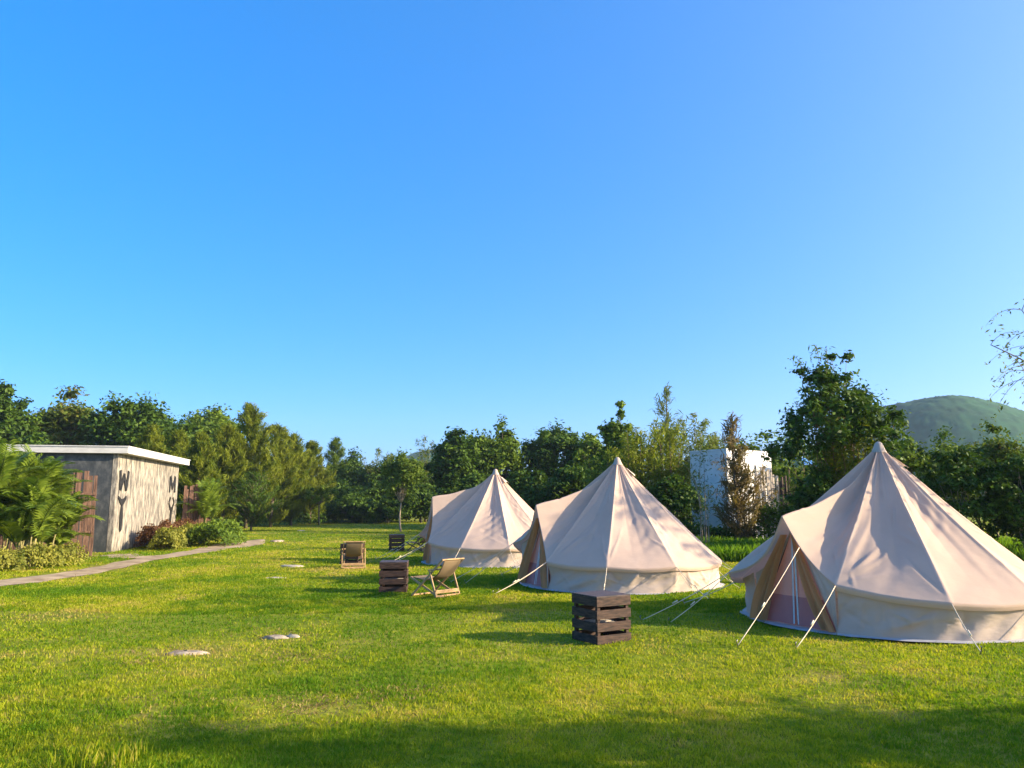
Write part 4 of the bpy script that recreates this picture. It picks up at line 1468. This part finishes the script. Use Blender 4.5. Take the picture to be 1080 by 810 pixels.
# ================================================================== CRATES
def make_crate(label, x, y, rz, s=0.60, h=0.64):
    root = empty("slatted_crate", (x, y, float(gz(x, y)) - 0.005), rz, label, "crate", "dark slatted crates on the lawn")
    rnd = random.Random(3)
    hs = s / 2
    t = 0.022
    for sx in (-1, 1):
        for sy in (-1, 1):
            mb = MB(); mb.box((sx * (hs - 0.05), sy * (hs - 0.05), h / 2 - 0.01), (0.05, 0.05, h - 0.03), None, 0.003)
            mb.build("post", M['crate'], root)
    sl = 0.118; gap = (h - 4 * sl) / 3.4
    for side in range(4):
        Mr = Matrix.Rotation(side * math.pi / 2, 3, 'Z')
        for k in range(4):
            mb = MB()
            z = sl / 2 + k * (sl + gap) + 0.006
            L = s if side % 2 == 0 else s - 2 * t - 0.006
            c = Mr @ Vector((0, -hs + t / 2, z))
            mb.box(c, (L - rnd.random() * 0.012, t, sl * rnd.uniform(0.92, 1.04)), Mr @ Matrix.Rotation(rnd.uniform(-.012, .012), 3, 'Y'), 0.003)
            mb.build("slat", M['crate'], root)
    for k in range(5):
        mb = MB()
        wd = s / 5 - 0.006
        mb.box((0, -hs + (k + 0.5) * s / 5, h - 0.002), (s, wd, t), None, 0.003)
        mb.build("top_board", M['crate_grey'], root)
    for k in range(4):
        mb = MB(); mb.box((0, -hs + 0.08 + k * 0.147, 0.245 if k < 2 else 0.25), (s - 0.11, 0.10, 0.016), None, 0.002)
        mb.build("shelf_board", M['stake_pale'], root)
    return root


def put_crate(src, label, x, y, rz):
    c = copy_tree(src)
    c.location = (x, y, float(gz(x, y)) - 0.005); c.rotation_euler = (0, 0, rz)
    c["label"] = label
    return c


g = gr(637, 677)
crate = make_crate("nearest dark slatted crate, alone on the grass before the middle tent", g[0], g[1] + 0.30, R(31))
g = gr(413, 624)
put_crate(crate, "dark slatted crate with bluish top, beside the nearest deck chair", g[0], g[1] + 0.3, R(4))
g = gr(369, 595)
put_crate(crate, "dark slatted crate just behind the deck chair on the open lawn", g[0], g[1] + 0.3, R(-6))
g = gr(417, 580)
put_crate(crate, "farthest dark slatted crate, left of the farthest tent's porch", g[0], g[1] + 0.3, R(14))


# ================================================================== DECK CHAIRS
def make_chair(label, x, y, rz, wood='chair_wood'):
    """folding deck chair facing +x: two crossed frames, a prop and a hung sling"""
    root = empty("deck_chair", (x, y, float(gz(x, y))), rz, label, "deck chair", "wooden deck chairs on the lawn")
    root.scale = (0.92, 0.92, 0.92)
    wA, wB, wC = 0.32, 0.285, 0.355
    A0, A1 = (0.42, 0.02), (-0.56, 0.84)       # long frame: front ground to top of the back
    B0, B1 = (0.52, 0.40), (-0.42, 0.03)       # seat frame: front of the seat to rear ground
    C0, C1 = (-0.17, 0.60), (-0.40, 0.05)      # prop
    for nm, p, q, hw in (("back_frame", A0, A1, wA), ("seat_frame", B0, B1, wB), ("prop_frame", C0, C1, wC)):
        for sg in (-1, 1):
            mb = MB(); mb.bar((p[0], sg * hw, p[1]), (q[0], sg * hw, q[1]), 0.026, 0.048, (0, 1, 0) if False else (0, 0, 1), 0.004)
            mb.build("rail", M[wood], root)
        for (e, dz) in ((p, 0.0), (q, 0.0)):
            mb = MB()
            mb.bar((e[0], -hw - 0.02, e[1] + dz), (e[0], hw + 0.02, e[1] + dz), 0.046, 0.032, (0, 0, 1), 0.004)
            mb.build("cross_bar", M[wood], root)
    # extra stretcher low on the prop, seen from behind
    mb = MB(); mb.bar((-0.385, -wC, 0.14), (-0.385, wC, 0.14), 0.03, 0.075, (0, 0, 1), 0.004)
    mb.build("stretcher", M[wood], root)
    nn, mm = 26, 13
    vs = []; tint = []
    a = np.array((A1[0], A1[1])); b = np.array((B0[0], B0[1]))
    for i in range(nn):
        t = i / (nn - 1)
        p = a * (1 - t) + b * t
        sg_ = math.sin(math.pi * t ** 0.8)
        p = p + np.array((-0.06, -0.25)) * sg_
        for j in range(mm):
            v = (j / (mm - 1) * 2 - 1)
            vs.append((p[0], v * (wB - 0.03), p[1] + 0.012 - 0.03 * (1 - v * v) * sg_))
            tint.append((j % 4) / 4)
    fs = [(i * mm + j, i * mm + j + 1, (i + 1) * mm + j + 1, (i + 1) * mm + j) for i in range(nn - 1) for j in range(mm - 1)]
    o = link("sling", np_mesh("sling", np.array(vs), np.array(fs), np.array(tint), smooth=True), M['sling'], root)
    s = o.modifiers.new("s", 'SOLIDIFY'); s.thickness = 0.006
    return root


g = gr(458, 629)
ch = make_chair("wooden deck chair seen from behind beside the crate, nearest of the chairs", g[0], g[1] + 0.25, R(138))
g = gr(369, 601)
ch2 = copy_tree(ch); ch2.location = (g[0], g[1] + 0.45, float(gz(g[0], g[1]))); ch2.rotation_euler = (0, 0, R(103))
ch2["label"] = "wooden deck chair standing alone on the open lawn before its crate, back to the camera"
g = gr(441, 581)
ch3 = make_chair("dark shaded deck chair beside the farthest crate, under the farthest tent's porch", g[0], g[1] + 0.4, R(150), 'chair_dark')

# ================================================================== STONES
def stone(label, px, py, sx, sy, sz, seed, mat='stone'):
    rng = np.random.default_rng(seed)
    g_ = gr(px, py)
    n, m = 14, 7
    V = []; F = []
    for j in range(m + 1):
        ph = math.pi / 2 * j / m
        for i in range(n):
            a = 2 * math.pi * i / n
            k = 1 + 0.22 * math.sin(a * 2 + seed) + 0.12 * math.sin(a * 5 + seed * 2) + 0.05 * rng.normal()
            V.append((math.cos(a) * math.cos(ph) ** 0.5 * sx * k, math.sin(a) * math.cos(ph) ** 0.5 * sy * k, -0.03 + (sz + .03) * math.sin(ph) ** 0.7 + 0.006 * rng.normal()))
    for j in range(m):
        for i in range(n):
            F.append((j * n + i, j * n + (i + 1) % n, (j + 1) * n + (i + 1) % n, (j + 1) * n + i))
    o = link("stone", np_mesh("stone", np.array(V), np.array(F), smooth=True), M[mat])
    o.location = (g_[0], g_[1], float(gz(g_[0], g_[1])))
    tag(o, label, "stone", "flat stones in the grass")


stone("pale flat stone in a bare patch, nearest of the stones in the grass", 197, 687, 0.24, 0.14, 0.04, 1)
stone("brown flat stone touching a pale one on the lawn", 291, 670, 0.17, 0.10, 0.045, 2)
stone("smooth pale stone right beside the brown flat one", 309, 669.5, 0.11, 0.07, 0.035, 3, 'stone_pale')
stone("long flat stone in the grass left of the deck chair and crate pair", 308, 597.5, 0.42, 0.20, 0.05, 4, 'stone_pale')
stone("flat stone in the grass just right of the path's end", 292, 571, 0.40, 0.3, 0.07, 5)
stone("small pale stone on the far lawn before the casuarinas", 317, 560, 0.25, 0.2, 0.06, 6, 'stone_pale')
stone("flat stone on the lawn between the path and the nearest stones", 290, 609, 0.30, 0.14, 0.04, 7, 'stone_pale')


# ================================================================== GRASS
def grass():
    rng = np.random.default_rng(77)
    n = 1100000
    px = rng.uniform(-250, 1330, n)
    inv = rng.uniform(1 / 78.0, 1 / 4.2, n)          # uniform over the picture's lower half
    inv = np.where(rng.random(n) < 0.45, rng.uniform(1 / 78.0, 1 / 14.0, n), inv)
    Y = 1 / inv
    X = (px - 540) / FPX * Y
    pd = path_dist(X, Y)
    keep = pd > 0.42 + 0.45 * vnoise(X * 3, Y * 3, 5)
    for cx, cy in ((6.4, 13.45), (2.60, 19.05), (-0.55, 25.8)):
        keep &= np.hypot(X - cx, Y - cy) > 2.40
    patch = vnoise(X * 0.55, Y * 0.4, 3) * 0.6 + vnoise(X * 1.7, Y * 1.5, 6) * 0.4
    bare = 0
    for bx, by, br in ((197, 686, 0.45), (298, 671, 0.40), (345, 745, 0.5), (60, 650, 0.7)):
        g_ = gr(bx, by)
        bare = np.maximum(bare, np.exp(-((X - g_[0]) / (br * 1.5)) ** 2 - ((Y - g_[1]) / (br * 0.8)) ** 2))
    thin = np.clip((vnoise(X * 0.9 + 40, Y * 0.8, 21) * 0.55 + vnoise(X * 3.1, Y * 2.7, 22) * 0.45 - 0.62) * 3, 0, 0.6)
    keep &= rng.random(n) > np.maximum(bare * 0.85, thin)
    X, Y, patch, bare = X[keep], Y[keep], patch[keep], bare[keep]
    n = len(X)
    sc = np.clip(Y / 5.0, 1.0, 9.0)
    hgt = (0.015 + 0.022 * rng.random(n) ** 1.5) * (0.75 + 0.25 * sc ** 0.6) * (0.7 + 0.6 * vnoise(X * 2.2, Y * 2.2, 9)) * (0.55 + 0.95 * vnoise(X * 11, Y * 11, 14))
    wd = 0.0036 * sc ** 0.95
    a = rng.uniform(0, 6.283, n)
    lean = rng.uniform(0.2, 1.1, n) * hgt
    la = a + rng.normal(size=n) * 0.6
    Z = gz(X, Y)
    V = np.empty((n, 4, 3), np.float32)
    dx, dy = np.cos(a + 1.57) * wd, np.sin(a + 1.57) * wd
    V[:, 0] = np.stack([X - dx, Y - dy, Z - 0.004], -1)
    V[:, 1] = np.stack([X + dx, Y + dy, Z - 0.004], -1)
    V[:, 2] = np.stack([X + np.cos(la) * lean * 0.5 + dx * 0.6, Y + np.sin(la) * lean * 0.5 + dy * 0.6, Z + hgt * 0.62], -1)
    V[:, 3] = np.stack([X + np.cos(la) * lean, Y + np.sin(la) * lean, Z + hgt], -1)
    F = np.empty((n, 4), np.int32)
    F[:] = np.arange(n * 4).reshape(n, 4)
    dry = np.clip((vnoise(X * 0.9 + 40, Y * 0.8, 21) * 0.55 + vnoise(X * 3.1, Y * 2.7, 22) * 0.45 - 0.60) * 4, 0, 1)
    t = np.clip((patch - 0.25) * 1.45 + rng.normal(size=n) * 0.19 + (vnoise(X * 8, Y * 8, 15) - 0.5) * 0.55 + bare * 0.5 + dry * 0.45, 0, 1)
    o = link("grass", np_mesh("grass", V.reshape(-1, 3), F, np.repeat(t, 4)), M['grass'])
    tag(o, "short mown yellow green grass of the lawn", "grass", kind="stuff")


grass()


def dry_grass():
    """straw coloured dead blades in the worn patches and round the stones"""
    rng = np.random.default_rng(9)
    n = 260000
    px = rng.uniform(-60, 1140, n); Y = 1 / rng.uniform(1 / 40.0, 1 / 4.3, n); X = (px - 540) / FPX * Y
    d = np.clip((vnoise(X * 0.9 + 40, Y * 0.8, 21) * 0.55 + vnoise(X * 3.1, Y * 2.7, 22) * 0.45 - 0.60) * 5, 0, 1) * 0.16
    for bx, by, br in ((197, 684, 0.42), (298, 668, 0.42), (320, 690, 0.5), (345, 740, 0.5), (410, 728, 0.4), (60, 650, 0.6), (20, 641, 0.5), (150, 700, 0.3)):
        g_ = gr(bx, by)
        d = np.maximum(d, 0.75 * np.exp(-((X - g_[0]) / (br * 1.1)) ** 2 - ((Y - g_[1]) / (br * 0.8)) ** 2))
    keep = rng.random(n) < d * (0.2 + 0.75 * vnoise(X * 7, Y * 7, 41))
    for cx, cy in ((6.4, 13.45), (2.60, 19.05), (-0.55, 25.8)):
        keep &= np.hypot(X - cx, Y - cy) > 2.40
    X, Y = X[keep], Y[keep]; n = len(X)
    sc = np.clip(Y / 5.0, 1.0, 9.0)
    L = (0.018 + 0.022 * rng.random(n)) * sc ** 0.35; wd = 0.0026 * sc ** 0.95
    a = rng.uniform(0, 6.283, n); hz = rng.uniform(0.1, 0.7, n) * L
    Z = gz(X, Y) + 0.012
    dx, dy = np.cos(a + 1.57) * wd, np.sin(a + 1.57) * wd
    V = np.empty((n, 4, 3))
    V[:, 0] = np.stack([X - dx, Y - dy, Z - .01], -1); V[:, 1] = np.stack([X + dx, Y + dy, Z - .01], -1)
    V[:, 2] = np.stack([X + np.cos(a) * L * .5 + dx * .8, Y + np.sin(a) * L * .5 + dy * .8, Z + hz * .7], -1)
    V[:, 3] = np.stack([X + np.cos(a) * L, Y + np.sin(a) * L, Z + hz], -1)
    o = link("dry_grass", np_mesh("dry_grass", V.reshape(-1, 3), np.arange(n * 4).reshape(n, 4), np.repeat(rng.random(n), 4)), M['straw'])
    tag(o, "dry brown grass in the worn patches of the lawn", "dry grass", kind="stuff")


dry_grass()


def tall_grass(name, label, x0, x1, y0, y1, n, h, seed, wd=0.008, mat='grass_tall'):
    rng = np.random.default_rng(seed)
    X = rng.uniform(x0, x1, n); Y = rng.uniform(y0, y1, n)
    hg = h * (0.5 + 0.6 * rng.random(n)) * (0.7 + 0.5 * vnoise(X * 1.3, Y * 1.3, seed))
    a = rng.uniform(0, 6.283, n); lean = hg * rng.uniform(0.1, 0.55, n)
    Z = gz(X, Y)
    dx, dy = np.cos(a + 1.57) * wd, np.sin(a + 1.57) * wd
    V = np.empty((n, 4, 3))
    V[:, 0] = np.stack([X - dx, Y - dy, Z - .01], -1); V[:, 1] = np.stack([X + dx, Y + dy, Z - .01], -1)
    V[:, 2] = np.stack([X + np.cos(a) * lean * .4 + dx * .7, Y + np.sin(a) * lean * .4 + dy * .7, Z + hg * .6], -1)
    V[:, 3] = np.stack([X + np.cos(a) * lean, Y + np.sin(a) * lean, Z + hg], -1)
    o = link(name, np_mesh(name, V.reshape(-1, 3), np.arange(n * 4).reshape(n, 4), np.repeat(rng.random(n), 4)), M[mat])
    tag(o, label, "grass", kind="stuff")


tall_grass("tall_grass", "uncut green grass bank behind the tents at right", 1.5, 22, 25.5, 33, 60000, 0.55, 3, 0.014)
gA = gr(105, 806)
tall_grass("tall_grass", "tuft of taller grass at the lower left of the lawn", gA[0] - 0.28, gA[0] + 0.28, gA[1] - 0.25, gA[1] + 0.2, 260, 0.16, 4, 0.003, 'grass')
